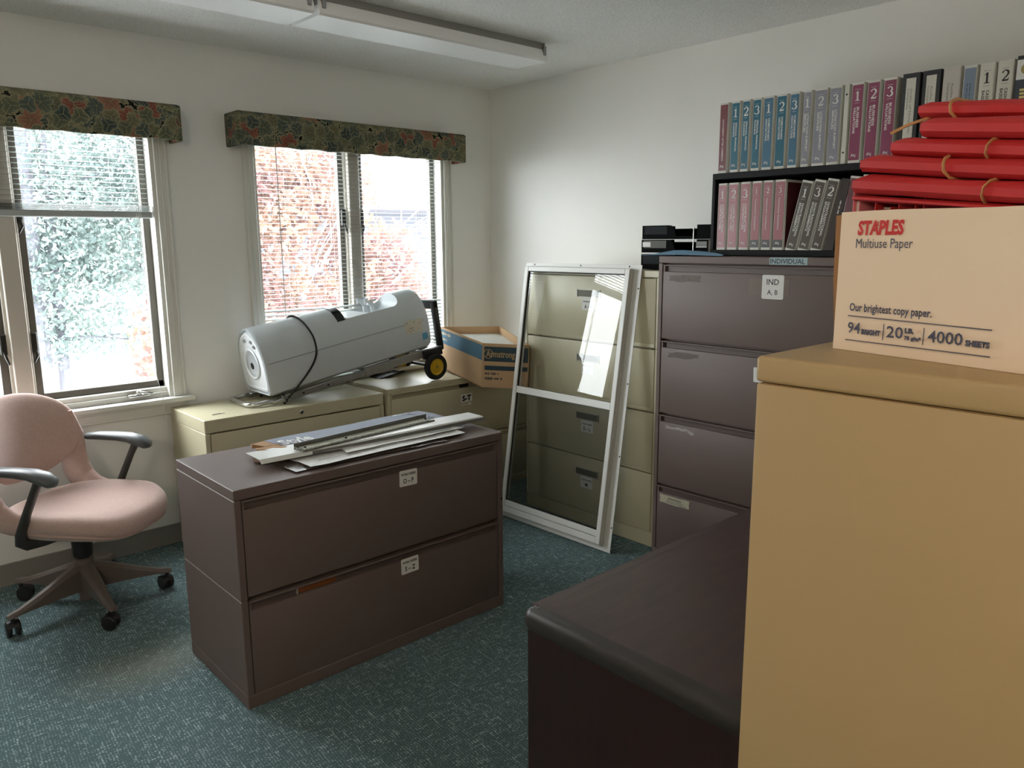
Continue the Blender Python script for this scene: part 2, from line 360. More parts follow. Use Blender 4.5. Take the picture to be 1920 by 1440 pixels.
# ---------------------------------------------------------------- windows
pane_m = glass('window_glass'); sash_m = mat('grey_sash_paint', srgb(88,84,76), .5); latch_m = mat('dark_bronze', srgb(40,38,34), .45, .4)
chrome_m = mat('chrome', srgb(200,200,198), .18, 1.0)
def window(name, x0, x1, mull):
    t = bpy.data.objects.new(name, None); COL.objects.link(t); t['kind'] = 'structure'
    # casing: stepped flat boards on the room side
    for nm, a, bb in (('casing', x0-.056, x0), ('casing', x1, x1+.056)):
        b = MB(); s = 1 if a == x1 else -1
        b.box((a,-.014,ZS), (bb,0,ZH+.05), .002)
        e = bb if s > 0 else a
        b.box((e-.013*s,-.021,ZS), (e,-.013,ZH+.05), .003); b.box((e-.034*s,-.017,ZS), (e-.026*s,-.013,ZH+.05), .0015)
        struct(nm, b, trim_m, t)
    b = MB(); b.box((x0-.056,-.016,ZH), (x1+.056,0,ZH+.055), .003); struct('head_casing', b, trim_m, t)
    b = MB(); b.box((x0-.085,-.052,ZS-.022), (x1+.085,.02,ZS), .004, seg=2); struct('window_sill', b, trim_m, t)
    b = MB(); b.box((x0-.056,-.015,ZS-.082), (x1+.056,0,ZS-.022), .003); b.box((x0-.056,-.021,ZS-.040), (x1+.056,-.014,ZS-.023), .004); b.box((x0-.056,-.018,ZS-.080), (x1+.056,-.014,ZS-.068), .0015); struct('sill_apron', b, trim_m, t)
    f = MB(); j = .016
    f.box((x0,0,ZS), (x0+j,.14,ZH)); f.box((x1-j,0,ZS), (x1,.14,ZH)); f.box((x0,0,ZH-j), (x1,.14,ZH)); f.box((x0,.02,ZS), (x1,.14,ZS+.022))
    f.box((x0,.035,ZS+.02), (x1,.14,ZS+.044), .002)
    struct('window_frame', f, trim_m, t)
    m = MB(); m.box((mull-.034,.03,ZS), (mull+.034,.13,ZH), .003); m.box((mull-.046,.055,ZS), (mull+.046,.13,ZH), .002); struct('mullion', m, mat('mullion_paint', srgb(196,190,180), .5), t)
    for k, (a, bb) in enumerate(((x0+j, mull-.046), (mull+.046, x1-j))):
        z0, z1 = ZS+.044, ZH-j; q = .030
        s = MB()
        s.box((a,.07,z0), (a+q,.105,z1), .002); s.box((bb-q,.07,z0), (bb,.105,z1), .002); s.box((a,.07,z0), (bb,.105,z0+q), .002); s.box((a,.07,z1-q), (bb,.105,z1), .002)
        so = struct('sash', s, sash_m, t)
        struct('pane', MB().flat([(a+q-.004,.088,z0+q-.004),(bb-q+.004,.088,z0+q-.004),(bb-q+.004,.088,z1-q+.004),(a+q-.004,.088,z1-q+.004)]), pane_m, t)
        e = bb-.012 if k == 0 else a+.012
        for zz in (1.03, 1.58):
            L = MB(); L.box((e-.012,.050,zz-.045), (e+.012,.072,zz+.045), .004); L.tube([(e,.052,zz-.03),(e+.004,.044,zz-.055),(e+.012*(1 if k==0 else -1),.04,zz-.085)], [.006,.006,.004], 8)
            struct('sash_latch', L, latch_m, t)
    # crank operator on the bottom frame of the right-hand sash
    cx = x1-.15
    c = MB(); c.box((cx-.05,.008,ZS+.012), (cx+.05,.034,ZS+.028), .006, seg=2); c.sphere((cx,.012,ZS+.034), .014); c.tube([(cx,.005,ZS+.038),(cx+.02,-.004,ZS+.034),(cx+.055,-.002,ZS+.027)], [.007,.006,.005], 8)
    struct('crank_handle', c, chrome_m, t)
    return t
window('window_1', *W1, -2.63); window('window_2', *W2, -.965)
# ---------------------------------------------------------------- blinds
slat_m = mat('white_vinyl_slat', srgb(168,174,173), .4); cord_m = mat('white_cord', srgb(225,225,220), .7)
def blind(label, x0, x1, ztop, zbot, tilt, rails, low=0):
    t = thing('window_blind', label, 'blind', ((x0+x1)/2, .022, 0)); hw = (x1-x0)/2
    part('headrail', MB().box((-hw,-.014,ztop), (hw,.014,ztop+.028), .002), slat_m, t)
    def slat_mesh():
        m = MB(); pts = [(-.0125,0),(-.0062,.0016),(0,.0021),(.0062,.0016),(.0125,0)]
        pts += [(p[0], p[1]-.0006) for p in pts[::-1]]
        m.loft([[(x,p[0],p[1]) for p in pts] for x in (-hw+.003, hw-.003)], True); return m.mesh('slat', 30)
    sm = slat_mesh(); sm.materials.append(slat_m)
    Rm = Matrix.Rotation(R(tilt), 4, 'X')
    z = ztop-.018; n = 0
    while z > zbot+.034+.0045*rails:
        link('slat', sm, None, t, T((0,0,z)) @ Matrix.Rotation(R(tilt+random.uniform(-.7,.7)+(24 if low and z < low else 0)), 4, 'X')); z -= .0213; n += 1
    for k in range(rails): link('slat', sm, None, t, T((0,0,zbot+.032+.0045*k)))
    part('bottom_rail', MB().box((-hw+.003,-.0135,zbot), (hw-.003,.0135,zbot+.030), .004), slat_m, t)
    for fx in (-.72, -.24, .24, .72):
        cxx = fx*hw
        m = MB()
        for yy in (-.0128,.0128): m.box((cxx-.0006,yy-.0005,zbot), (cxx+.0006,yy+.0005,ztop))
        part('ladder_cord', m, cord_m, t)
    return t, hw
bl, hw = blind('white mini blind raised halfway over the left window', W1[0]+.018, W1[1]-.018, 1.925, 1.562, 3, 6, 0)
m = MB()
for k, dx in enumerate((.0,.008,.016)): m.tube([(hw-.075+dx,-.02,1.92),(hw-.073+dx*1.2,-.022,1.3),(hw-.06+dx*.5,-.024,.86)], .0011, 5)
m.tube([(hw-.056,-.024,.86),(hw-.050,-.075,.735),(hw-.048,-.078,.55)], .0012, 5)
part('lift_cord', m, cord_m, bl)
bl, hw = blind('white mini blind lowered over the full right window behind water cooler', W2[0]+.018, W2[1]-.018, 1.925, .775, 1, 2, 1.10)
m = MB()
for dx in (0,.012): m.tube([(-hw+.28+dx,-.018,1.92),(-hw+.285+dx,-.02,.95)], .0011, 5)
part('lift_cord', m, cord_m, bl)
part('tilt_wand', MB().tube([(-hw+.11,-.02,1.92),(-hw+.112,-.022,1.05)], .0025, 6), mat('clear_wand', srgb(190,195,195), .2), bl)
# ---------------------------------------------------------------- fabric cornices
fab_m = leaf_fabric()
def cornice(label, x0, x1, z0, z1):
    t = thing('valance', label, 'valance', ((x0+x1)/2, 0, z0)); hw = (x1-x0)/2; h = z1-z0
    b = MB(); d = .14
    # padded box: front, two returns and the top board, rounded edges and a slightly wavy lower hem
    n = 26; rings = []
    for i in range(n+1):
        x = -hw + 2*hw*i/n; e = min(1, min(i, n-i)/1.0)
        wv = .0025*math.sin(i*1.9)+.0015*math.sin(i*4.1)
        rings.append([(x,-d+.012*(1-e),wv), (x,-d-.004*e,h*.12+wv), (x,-d-.008*e,h*.5), (x,-d-.004*e,h*.9), (x,-d+.012,h), (x,-.02,h), (x,-.02,h-.02), (x,-d+.022,h-.02), (x,-d+.022,wv)])
    b.loft(rings, True)
    part('front_panel', b, fab_m, t, ang=50)
    for s in (-1, 1):
        q = MB(); q.box((s*hw-.006*s, -d+.004, -.004), (s*hw+.012*s, -.001, h-.002), .007, seg=2); part('side_return', q, fab_m, t)
    return t
cornice('dark leaf print fabric valance over the left window', -3.33, -1.95, 1.902, 2.054)
cornice('dark leaf print fabric valance over the right window', -1.675, -.312, 1.906, 2.060)
# ---------------------------------------------------------------- ceiling lights
lens_m = mat('white_acrylic_lens', srgb(250,251,252), .42, bump=.05, bscale=300, spec=1.0); pan_m = mat('grey_white_enamel', srgb(150,150,147), .45); clip_m = mat('clip_metal', srgb(150,150,148), .3, .8)
def fixture(label, x0, x1, group=None):
    t = thing('ceiling_light', label, 'ceiling light', ((x0+x1)/2, -.965, H)); hw = (x1-x0)/2
    b = MB(); b.prism([(-.085,0),(.085,0),(.098,-.040),(-.098,-.040)], -hw+.012, hw-.012, M=Matrix(((0,0,1,0),(1,0,0,0),(0,1,0,0),(0,0,0,1)))); part('housing', b, pan_m, t)
    b = MB(); pr = [(-.102,-.034),(.102,-.034),(.110,-.052),(.110,-.078),(.102,-.086),(-.102,-.086),(-.110,-.078),(-.110,-.052)]
    b.prism(pr, -hw+.002, hw-.002, M=Matrix(((0,0,1,0),(1,0,0,0),(0,1,0,0),(0,0,0,1)))); part('lens', b, lens_m, t)
    for s in (-1,1):
        b = MB(); b.box((s*(hw-.004)-.003,-.096,-.05), (s*(hw-.004)+.003,.096,-.001), .002); part('end_cap', b, pan_m, t)
        b = MB()
        for yy in (-.107, .107): b.box((s*(hw-.02)-.008, yy-.008, -.062), (s*(hw-.02)+.008, yy+.008, -.02), .002)
        part('lens_clip', b, clip_m, t)
    return t
fixture('long white fluorescent ceiling light near the room corner, switched off', -1.757, -.568)
fixture('long white fluorescent ceiling light cut off by the photo top', -2.965, -1.776)
# ================================================================ FILE CABINETS
mauve_m = mat('mauve_enamel', srgb(101,86,81), .55, var=.02, vscale=3, bump=.03, bscale=400)
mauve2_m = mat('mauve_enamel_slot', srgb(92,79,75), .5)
beige_m = mat('putty_beige_enamel', srgb(188,182,154), .36, var=.03, vscale=3, bump=.03, bscale=400)
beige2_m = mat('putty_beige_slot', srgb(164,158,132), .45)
gap_m = mat('dark_gap', srgb(20,18,17), .8)
paper_m = mat('white_label_paper', srgb(222,221,218), .6)
ink_m = mat('black_ink', srgb(22,21,22), .6)
FRONT = Matrix.Rotation(R(90), 4, 'X')     # flat lettering (xy) stood up to face -Y
def sticker(parent, x, z, wd, ht, y, lines, m=None, tilt=0, rad=.004, ink=None):
    """paper label on a drawer front; lines = (text, size, centre height, bold, width)"""
    M = T((x, y-.0012, z)) @ Matrix.Rotation(R(tilt), 4, 'Y') @ FRONT
    pts = []
    for cx, cy, a in ((wd/2-rad, ht/2-rad, 0), (-wd/2+rad, ht/2-rad, 90), (-wd/2+rad, -ht/2+rad, 180), (wd/2-rad, -ht/2+rad, 270)):
        pts += [(cx+rad*math.cos(R(a+i*30)), cy+rad*math.sin(R(a+i*30))) for i in range(4)]
    b = MB(); b.prism(pts, -.0008, 0, M=M); part('label', b, m or paper_m, parent)
    L_ = []
    for tx, size, zc, bold, width in lines:
        me = text_mesh(tx, size, bold, width); L_.append((me, M @ T((-width/2, zc-size*.35, .0004))))
    if L_: part('lettering', merge(L_), ink or ink_m, parent, ang=0)
def lateral(name, label, W_, D, Hh, loc, rz, drawers, m, m2, top=.03, stile=.022, base=.045, style='lip', splits=(), group=None):
    """lateral file: local x across the front, front face at y=0, depth to +y. drawers = (z0, z1) of each front, top one first"""
    t = thing(name, label, 'file cabinet', loc, rz, group); h = W_/2
    zz = [0, base] + list(splits) + [Hh-top, Hh]
    b = MB()
    for a, c in zip(zz[:-1], zz[1:]):
        last = c == Hh
        if last or a == 0: b.box((-h, 0, a+.0007), (h, D, c-.0007), .0022)
        else:
            for s in (-1,1): b.box((s*h, 0, a+.0007), (s*(h-stile), D, c-.0007), .0018)
            b.box((-h+.002, D-.02, a), (h-.002, D-.001, c)); b.box((-h+stile-.002, .030, a-.002), (h-stile+.002, .034, c+.002))
    part('body', b, m, t, ang=30)
    out = []
    for z0, z1 in drawers:
        e = h-stile-.003
        d = MB()
        if style == 'lip':      # full-width finger slot over each front, its upper lip proud
            d.box((-e, .002, z0), (e, .026, z1-.032), .0022, seg=2)
            d.box((-e, .018, z1-.034), (e, .026, z1-.004)); d.box((-e, -.002, z1-.0075), (e, .022, z1-.0015), .001)
            d.box((-e, .004, z1-.034), (-e+.008, .026, z1-.004)); d.box((e-.008, .004, z1-.034), (e, .026, z1-.004))
            fy = .002
        else:
            d.box((-e, -.001, z0), (e, .026, z1), .0022, seg=2); fy = -.001
        o = part('drawer', d, m, t); out.append(o)
        if style == 'lip':
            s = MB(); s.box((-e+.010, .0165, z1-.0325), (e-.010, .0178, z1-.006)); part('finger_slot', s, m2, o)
    t['_fy'] = fy
    del t['_fy']
    return t, out
def pull(parent, x, z, wd=.155, ht=.040):
    b = MB(); y = -.001
    b.box((x-wd/2, y-.0035, z-ht/2), (x+wd/2, y, z-ht/2+.004)); b.box((x-wd/2, y-.0035, z+ht/2-.004), (x+wd/2, y, z+ht/2)); b.box((x-wd/2, y-.0035, z-ht/2), (x-wd/2+.006, y, z+ht/2)); b.box((x+wd/2-.004, y-.0035, z-ht/2), (x+wd/2, y, z+ht/2))
    part('pull_frame', b, mat('steel_edge', srgb(186,184,172), .35, .2), parent)
    b = MB(); b.box((x-wd/2+.004, y-.0012, z-ht/2+.003), (x+wd/2-.004, y-.0004, z+ht/2-.003)); part('pull_recess', b, mat('recess_grey', srgb(92,90,78), .6), parent)
# --- low mauve cabinet in the middle of the room
M2, dr = lateral('lateral_file_cabinet', 'low mauve two-drawer lateral file cabinet standing mid-floor with papers on top', 1.072, .48, .72, (-1.888,-1.606,0), R(-.4),
    [(.372,.684), (.043,.358)], mauve_m, mauve2_m, top=.034, splits=(.362,))
sticker(dr[0], .093, .628, .075, .058, .002, [('WORK PAPERS', .0125, .014, .0004, .063), ('O – P', .024, -.010, .0006, .044)], tilt=1)
sticker(dr[1], .088, .302, .075, .058, .002, [('WORK PAPERS', .0125, .014, .0004, .063), ('S – Z', .024, -.010, .0006, .044)], tilt=-1)
b = MB(); b.box((-.345,.012,.3275), (-.205,.0155,.350)); part('tag_holder', b, mat('amber_tag', srgb(128,72,34), .4), dr[1])
b = MB(); b.box((-.348,.006,.3265), (-.345,.016,.351)); part('tag_edge', b, mat('bright_steel', srgb(205,205,200), .3, .6), dr[1])
b = MB(); b.cyl((.5275,.001,.45), (.5275,-.003,.45), .004, 12); part('screw', b, gap_m, M2)
# --- pair of low beige cabinets under the right window
BA, dr = lateral('lateral_file_cabinet', 'low putty beige lateral file cabinet under the windows beside the pink chair', .932, .415, .678, (-1.589,-.430,0), 0,
    [(.345,.612), (.05,.335)], beige_m, beige2_m, top=.060, style='flat', splits=(.34,))
b = MB(); b.cyl((0.0,.001,.648), (0.0,-.005,.648), .010, 16, bev=.002); b.box((-.0015,-.0058,.643), (.0015,-.0048,.653)); part('lock', b, chrome_m, BA)
b = MB(); b.box((-.39,.10,.6785),(-.33,.104,.679)); b.box((-.385,.105,.6785),(-.345,.108,.679)); part('scratch', b, gap_m, BA)
BB, dr = lateral('lateral_file_cabinet', 'low putty beige lateral file cabinet labelled S-T in the room corner', 1.056, .415, .691, (-.573,-.430,0), 0,
    [(.352,.664), (.045,.340)], beige_m, beige2_m, top=.030, splits=(.346,))
sticker(dr[0], .005, .573, .080, .046, .002, [('S-T', .042, 0, .0022, .066)], m=mat('tape_label', srgb(240,240,240), .4), rad=.001, tilt=-1)
b = MB(); b.box((-.035,.014,.6345), (.030,.0165,.6565)); part('tag_holder', b, gap_m, dr[0])
b = MB(); b.cyl((.034,.001,.678), (.034,-.004,.678), .008, 6); part('lock', b, mat('old_brass', srgb(96,88,66), .4, .6), BB)
b = MB(); b.flat([(-.045,-.0001,.535),(-.02,-.0001,.540),(.004,-.0001,.537),(.006,-.0001,.533),(-.01,-.0001,.535),(-.03,-.0001,.533)]); b.flat([(.012,-.0001,.529),(.038,-.0001,.530),(.037,-.0001,.545),(.014,-.0001,.544)]); part('tape_residue', b, paper_m, dr[0])
# --- tall beige four-drawer lateral on the right wall
BL4, dr = lateral('lateral_file_cabinet', 'tall beige four-drawer lateral file cabinet behind the leaning window frame', .868, .432, 1.312, (-.441,-1.222,0), R(-90),
    [(.960,1.276), (.660,.952), (.366,.654), (.075,.360)], beige_m, beige2_m, top=.032, style='flat', stile=.012, base=.072, splits=(.363,.657,.956))
for d_, (zc, tx) in zip(dr, ((1.192,'A – B'), (.872,'C'), (.574,'D – L'), (.280,'M'))):
    pull(d_, .012, zc)
    sticker(d_, .012, zc-.052, .082, .060, -.001, [('WORK PAPERS', .012, .012, .0003, .070), (tx, .026, -.012, .0007, {5:.050}.get(len(tx), .018))], tilt=random.uniform(-1,1))
    b = MB(); b.box((-.415,-.002,{1.192:.962,.872:.662,.574:.368,.280:.077}[zc]), (.415,-.0005,{1.192:.978,.872:.678,.574:.372,.280:.080}[zc]), .0004); part('bottom_flange', b, beige_m, d_)
# --- tall mauve lateral with the bookcase on it
M4, dr = lateral('lateral_file_cabinet', 'tall mauve lateral file cabinet carrying the black bookcase', 1.036, .44, 1.380, (-.497,-2.213,0), R(-90),
    [(1.018,1.344), (.682,1.010), (.350,.674), (.040,.342)], mauve_m, mauve2_m, top=.032, stile=.020, base=.036)
sticker(dr[0], .030, 1.264, .092, .094, .002, [('IND', .032, .020, .0003, .052), ('A, B', .026, -.020, .0002, .045)], rad=.006)
sticker(dr[1], .016, .912, .10, .060, .002, [], tilt=-2)
tape_m = mat('brown_tape_residue', srgb(98,86,80), .6, var=.15, vscale=60); clear_m = mat('clear_tape', srgb(122,110,104), .2); pale_m = mat('scuffed_pale_residue', srgb(160,152,148), .7, var=.35, vscale=50)
def ragged(parent, x0, x1, z0, z1, m, y=.002, name='tape_residue', rough=.006, slope=0, seed=1):
    rr = random.Random(seed); pts = []
    n = 7
    for i in range(n+1): pts.append((x0+(x1-x0)*i/n, y-.0006, z0+slope*i/n+rr.uniform(0,rough)))
    pts.append((x1-rr.uniform(0,rough*1.5), y-.0006, (z0+z1)/2+slope))
    for i in range(n, -1, -1): pts.append((x0+(x1-x0)*i/n, y-.0006, z1+slope*i/n-rr.uniform(0,rough)))
    pts.append((x0+rr.uniform(0,rough*1.5), y-.0006, (z0+z1)/2))
    return part(name, MB().flat(pts), m, parent, ang=0)
ragged(dr[0], -.463, -.300, 1.268, 1.302, tape_m, seed=2)
ragged(dr[0], -.075, .10, 1.228, 1.296, clear_m, rough=.002, seed=3)
ragged(dr[1], -.463, -.290, .936, .968, tape_m, seed=4, rough=.012)
ragged(dr[2], -.460, -.300, .604, .632, pale_m, seed=5, rough=.014)
q = ragged(dr[3], -.480, -.318, .262, .304, mat('yellowed_label', srgb(186,182,160), .6), seed=6, rough=.004, name='label')
part('lettering', merge([(text_mesh('■■■■■', .008, 0, .075), T((-.43,.001,.286)) @ FRONT), (text_mesh('■■■■■■■', .005, 0, .10), T((-.44,.001,.273)) @ FRONT)]) if False else stroke_mesh([([(-.435,.290),(-.36,.288)], .006), ([(-.44,.280),(-.35,.278)], .003), ([(-.445,.272),(-.335,.269)], .003)]), mat('faded_ink', srgb(110,106,96), .7), dr[3], ang=0)
lt = dr[3].children[-1]; lt.matrix_basis = T((0,.0008,0)) @ FRONT
b = MB(); b.box((.012,-.0012,1.351), (.168,.0002,1.3785)); part('label', b, mat('pale_blue_label', srgb(150,172,176), .5), M4)
part('lettering', merge([(text_mesh('INDIVIDUAL', .026, .0004, .142), T((.016,-.0016,1.3555)) @ FRONT)]), mat('blue_black_ink', srgb(32,48,58), .6), M4, ang=0)
# --- tan cabinet close to the camera
tan_m = mat('tan_enamel', srgb(178,151,108), .45, bump=.04, bscale=500, var=.015, vscale=4)
TC_ = thing('file_cabinet', 'tall tan metal file cabinet closest to the camera, under the red folders box', 'file cabinet', (-2.342,-3.254,0))
b = MB(); D_, W_ = .66, .40
b.box((0,-D_,0), (W_,0,1.252), .004, seg=2); part('body', b, tan_m, TC_)
b = MB(); b.box((-.0015,-D_-.002,1.2535), (W_+.002,.0015,1.29), .006, seg=3); part('top_cap', b, tan_m, TC_)
for k in range(4):
    d = MB(); d.box((.012,-D_-.018,.06+k*.298), (W_-.012,-D_-.001,.06+k*.298+.285), .003); o = part('drawer', d, tan_m, TC_)
    d = MB(); d.tube([(W_/2-.05,-D_-.018,.26+k*.298),(W_/2-.05,-D_-.04,.26+k*.298),(W_/2+.05,-D_-.04,.26+k*.298),(W_/2+.05,-D_-.018,.26+k*.298)], .006, 8); part('handle', d, chrome_m, o)
# ---------------------------------------------------------------- dark wood credenza
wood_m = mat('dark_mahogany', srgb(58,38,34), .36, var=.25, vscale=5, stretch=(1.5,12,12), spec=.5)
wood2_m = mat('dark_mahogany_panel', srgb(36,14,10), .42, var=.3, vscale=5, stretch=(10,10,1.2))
edge_m = mat('black_brown_edge', srgb(44,38,34), .38)
DK = thing('desk', 'dark mahogany desk with a rounded black-brown edge before the tan cabinet', 'desk', (-2.312,-3.000,0))
x1, y0, y1 = 1.75, -.238, .262
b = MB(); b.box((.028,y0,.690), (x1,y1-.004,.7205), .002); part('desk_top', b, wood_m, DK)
def bull(y0, y1):      # rounded edge strip running round the end and the long side
    pr = [(0.030,-.044),(.004,-.044),(0,-.036),(0,-.018),(.004,-.008),(.012,-.002),(.030,0)]
    rings = []
    for (px_, py_, dx, dy) in ((0,y0,1,0), (0,y1-.020,1,0), (.006,y1-.006,.75,-.6), (.020,y1,0,-1), (x1,y1,0,-1)):
        rings.append([(px_+p[0]*dx, py_+p[0]*dy, .7207+p[1]) for p in pr])
    return MB().loft(rings, True)
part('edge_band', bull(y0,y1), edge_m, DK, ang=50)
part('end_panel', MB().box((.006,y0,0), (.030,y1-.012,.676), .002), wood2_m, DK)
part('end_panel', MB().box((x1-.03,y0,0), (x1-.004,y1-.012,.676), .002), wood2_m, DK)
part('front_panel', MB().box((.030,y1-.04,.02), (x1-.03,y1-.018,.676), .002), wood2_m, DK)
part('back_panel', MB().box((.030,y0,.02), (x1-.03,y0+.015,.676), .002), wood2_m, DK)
# ================================================================ OFFICE CHAIR
pink_m = mat('dusty_pink_upholstery', srgb(184,158,149), .9, var=.05, vscale=90, bump=.25, bscale=350, spec=.2, sheen=.25)
arm_m = mat('charcoal_soft_plastic', srgb(78,82,84), .38); blk_m = mat('black_plastic', srgb(24,24,25), .45); taupe_m = mat('taupe_plastic', srgb(98,88,82), .4)
CH = thing('office_chair', 'dusty pink swivel office chair with charcoal armrests and five castors', 'chair', (-2.585,-.44,0), R(-52))
def sup(t, a, bb, n=3.2):
    c, s = math.cos(t), math.sin(t); return (a*math.copysign(abs(c)**(2/n), c), bb*math.copysign(abs(s)**(2/n), s))
NN = 44
def seat_ring(sc, z, drop=1.0):
    out = []
    for i in range(NN):
        x, y = sup(2*math.pi*i/NN, .262, .262, 3.0 if sc > .5 else 2.4); x *= sc; y *= sc
        wx = max(0, (x-.09)/.17); zz = z - .042*wx*wx*drop + .010*(abs(y)/.26)**2*drop
        if x < 0: y *= 1 - .10*(x/.26)**2
        out.append((x+.045, y, zz))
    return out
b = MB(); b.loft([seat_ring(.55,.352,.5), seat_ring(.82,.354,.7), seat_ring(.93,.366,.8), seat_ring(.975,.382,.9), seat_ring(.955,.387,.9), seat_ring(.955,.389,.9), seat_ring(.985,.394,.95), seat_ring(1.0,.412), seat_ring(.985,.432), seat_ring(.94,.447), seat_ring(.85,.454), seat_ring(.6,.444), seat_ring(.3,.440), seat_ring(.05,.439)], True)
part('seat', b, pink_m, CH, ang=60)
def back_ring(sc, front, th):
    out = []
    for i in range(NN):
        y, z = sup(2*math.pi*i/NN, .236, .172, 2.4); y *= sc; z *= sc
        if z < 0: y *= 1 - .06*(z/.172)**2
        x = -.222 - .16*(z+.172) + .10*(y/.236)**2
        out.append((x + (th if front else -th), y, .690 + z))
    return out
rg = []
for sc in (.04,.35,.65,.82,.92,.97,.995): rg.append(back_ring(sc, True, .032*math.sqrt(max(0,1-sc**5))))
for sc in (1.0,.985,.93,.8,.5,.04): rg.append(back_ring(sc, False, .036*math.sqrt(max(0,1-sc**6))))
part('backrest', MB().loft(rg, True), pink_m, CH, ang=60)
for s in (-1,1):     # upholstered side supports that join the seat and the back
    pth = [(-.175,s*.212,.76),(-.178,s*.234,.66),(-.195,s*.243,.56),(-.185,s*.243,.50),(-.150,s*.238,.452),(-.09,s*.232,.425),(.0,s*.225,.412),(.07,s*.215,.405)]
    rad = [.020,.046,.060,.064,.060,.048,.036,.018]
    P = []
    for i in range(len(pth)-1):
        for k in range(3):
            f = k/3; P.append(tuple(pth[i][q]*(1-f)+pth[i+1][q]*f for q in range(3)))
    P.append(pth[-1]); rr = [rad[min(i//3,6)]*(1-(i%3)/3)+rad[min(i//3+1,7)]*((i%3)/3) for i in range(len(P))]
    part('side_support', MB().tube(P, rr, 14, sq=.62, up=(0,1,0)), pink_m, CH, ang=60)
for s in (-1,1):
    y = s*.275
    pth = [(-.155,y,.628),(-.140,y,.634),(-.08,y,.638),(.0,y,.638),(.06,y,.634),(.105,y,.622),(.138,y,.605),(.150,y,.598)]
    part('arm_pad', MB().tube(pth, [.012,.026,.032,.034,.038,.041,.032,.012], 16, sq=.56, up=(0,0,1)), arm_m, CH, ang=70)
    pth = [(.085,y,.615),(.055,y,.56),(.015,y,.48),(-.02,y*.99,.405),(-.028,y*.97,.372),(-.020,y*.90,.352),(.0,y*.66,.345),(.01,y*.45,.343)]
    part('arm_post', MB().tube(pth, [.024,.021,.022,.025,.026,.022,.02,.02], 12, sq=.55, up=(1,0,0)), mat('charcoal_plastic_post', srgb(58,58,57), .45), CH, ang=60)
b = MB(); b.box((-.09,-.085,.318), (.10,.085,.352), .010, seg=2); b.box((-.05,-.055,.285), (.045,.055,.322), .010, seg=2)
part('tilt_mechanism', b, blk_m, CH)
part('tension_knob', MB().cyl((.045,.02,.30), (.095,.075,.285), .019, 12, bev=.003), blk_m, CH)
b = MB(); b.cyl((0,0,.13), (0,0,.25), .024, 20); b.cyl((0,0,.215), (0,0,.32), .036, 20, r2=.040); part('gas_column', b, blk_m, CH)
b = MB(); b.cyl((0,0,.025), (0,0,.205), .030, 22, r2=.036, bev=.003); hub = part('base_hub', b, taupe_m, CH)
def caster(parent, p, ang):
    d = MB(); pv = Vector(p); q = Matrix.Translation(pv) @ Matrix.Rotation(ang, 4, 'Z')
    for s in (-1,1): d.cyl((-.014,s*.006,.029), (-.014,s*.024,.029), .029, 22, M=q, bev=.005)
    c = part('caster_wheel', d, blk_m, parent)
    d = MB(); rings = []
    for k in range(8):
        a = R(20+k*20); rings.append([(-.014+.031*math.cos(a), yy, .031+.031*math.sin(a)) for yy in (-.020,.020)] + [(-.014+.026*math.cos(a), yy, .031+.026*math.sin(a)) for yy in (.020,-.020)])
    d.loft(rings, True, M=q); d.cyl((0,0,.045), (0,0,.085), .008, 10, M=q); part('caster_hood', d, blk_m, parent)
for k in range(5):
    a = R(345+72*k+52); dx, dy = math.cos(a), math.sin(a); px_, py_ = -dy, dx
    rings = []
    for r_, zt, zb, wd in ((.02,.185,.075,.030),(.10,.160,.080,.026),(.20,.122,.082,.021),(.275,.098,.080,.017),(.300,.096,.078,.018),(.318,.090,.078,.012)):
        rings.append([(dx*r_+px_*wd*q, dy*r_+py_*wd*q, z) for q, z in ((-1,zb),(1,zb),(1,zt-.012),(.45,zt),(-.45,zt),(-1,zt-.012))])
    leg = part('base_leg', MB().loft(rings, True), taupe_m, CH, ang=40)
    caster(leg, (dx*.300,dy*.300,0), a + R(random.uniform(-70,70)))
# ================================================================ HAND TRUCK AND WATER COOLER
alu_m = mat('brushed_aluminium', srgb(168,168,164), .34, .85, var=.05, vscale=40); rub_m = mat('black_rubber', srgb(20,20,20), .7); yel_m = mat('yellow_wheel_hub', srgb(196,160,34), .4)
cool_m = mat('cooler_grey_white_plastic', srgb(196,203,207), .42, bump=.04, bscale=500); cool2_m = mat('cooler_white_plastic', srgb(224,229,233), .35)
HT_M = T((-1.655,-.200,.700)) @ Matrix.Rotation(R(-9.2), 4, 'Y')
HT = thing('hand_truck', 'folding aluminium hand truck with yellow wheels lying under the water cooler', 'hand truck', M=HT_M)
inv = HT_M.inverted()
def wl(x, y, z): return tuple(inv @ Vector((x,y,z)))
for s in (-1,1):
    b = MB(); b.box((.02,s*.130-.010,-.016), (.50,s*.130+.010,.016), .002); b.box((.49,s*.130-.013,-.021), (.965,s*.130+.013,.021), .002); part('rail', b, alu_m, HT)
b = MB(); zc = .692
lp = [(.06,-.130,.0), (-.02,-.128,-.006)] + [wl(-1.70,-.318,zc+.006), wl(-1.755,-.318,zc), wl(-1.785,-.305,zc), wl(-1.795,-.28,zc), wl(-1.795,-.12,zc), wl(-1.785,-.095,zc), wl(-1.755,-.082,zc), wl(-1.70,-.082,zc+.006)] + [(-.02,.128,-.006), (.06,.130,.0)]
P = []
for i in range(len(lp)-1): P += [tuple(lp[i][q]*(1-f)+lp[i+1][q]*f for q in range(3)) for f in (0,.5)]
P.append(lp[-1]); part('handle_loop', b.tube(P, .0115, 12), mat('polished_tube', srgb(205,205,202), .16, 1.0), HT, ang=60)
for xx in (.10,.52,.88): part('cross_bar', MB().box((xx,-.12,-.006), (xx+.022,.12,.008), .002), alu_m, HT)
b = MB()
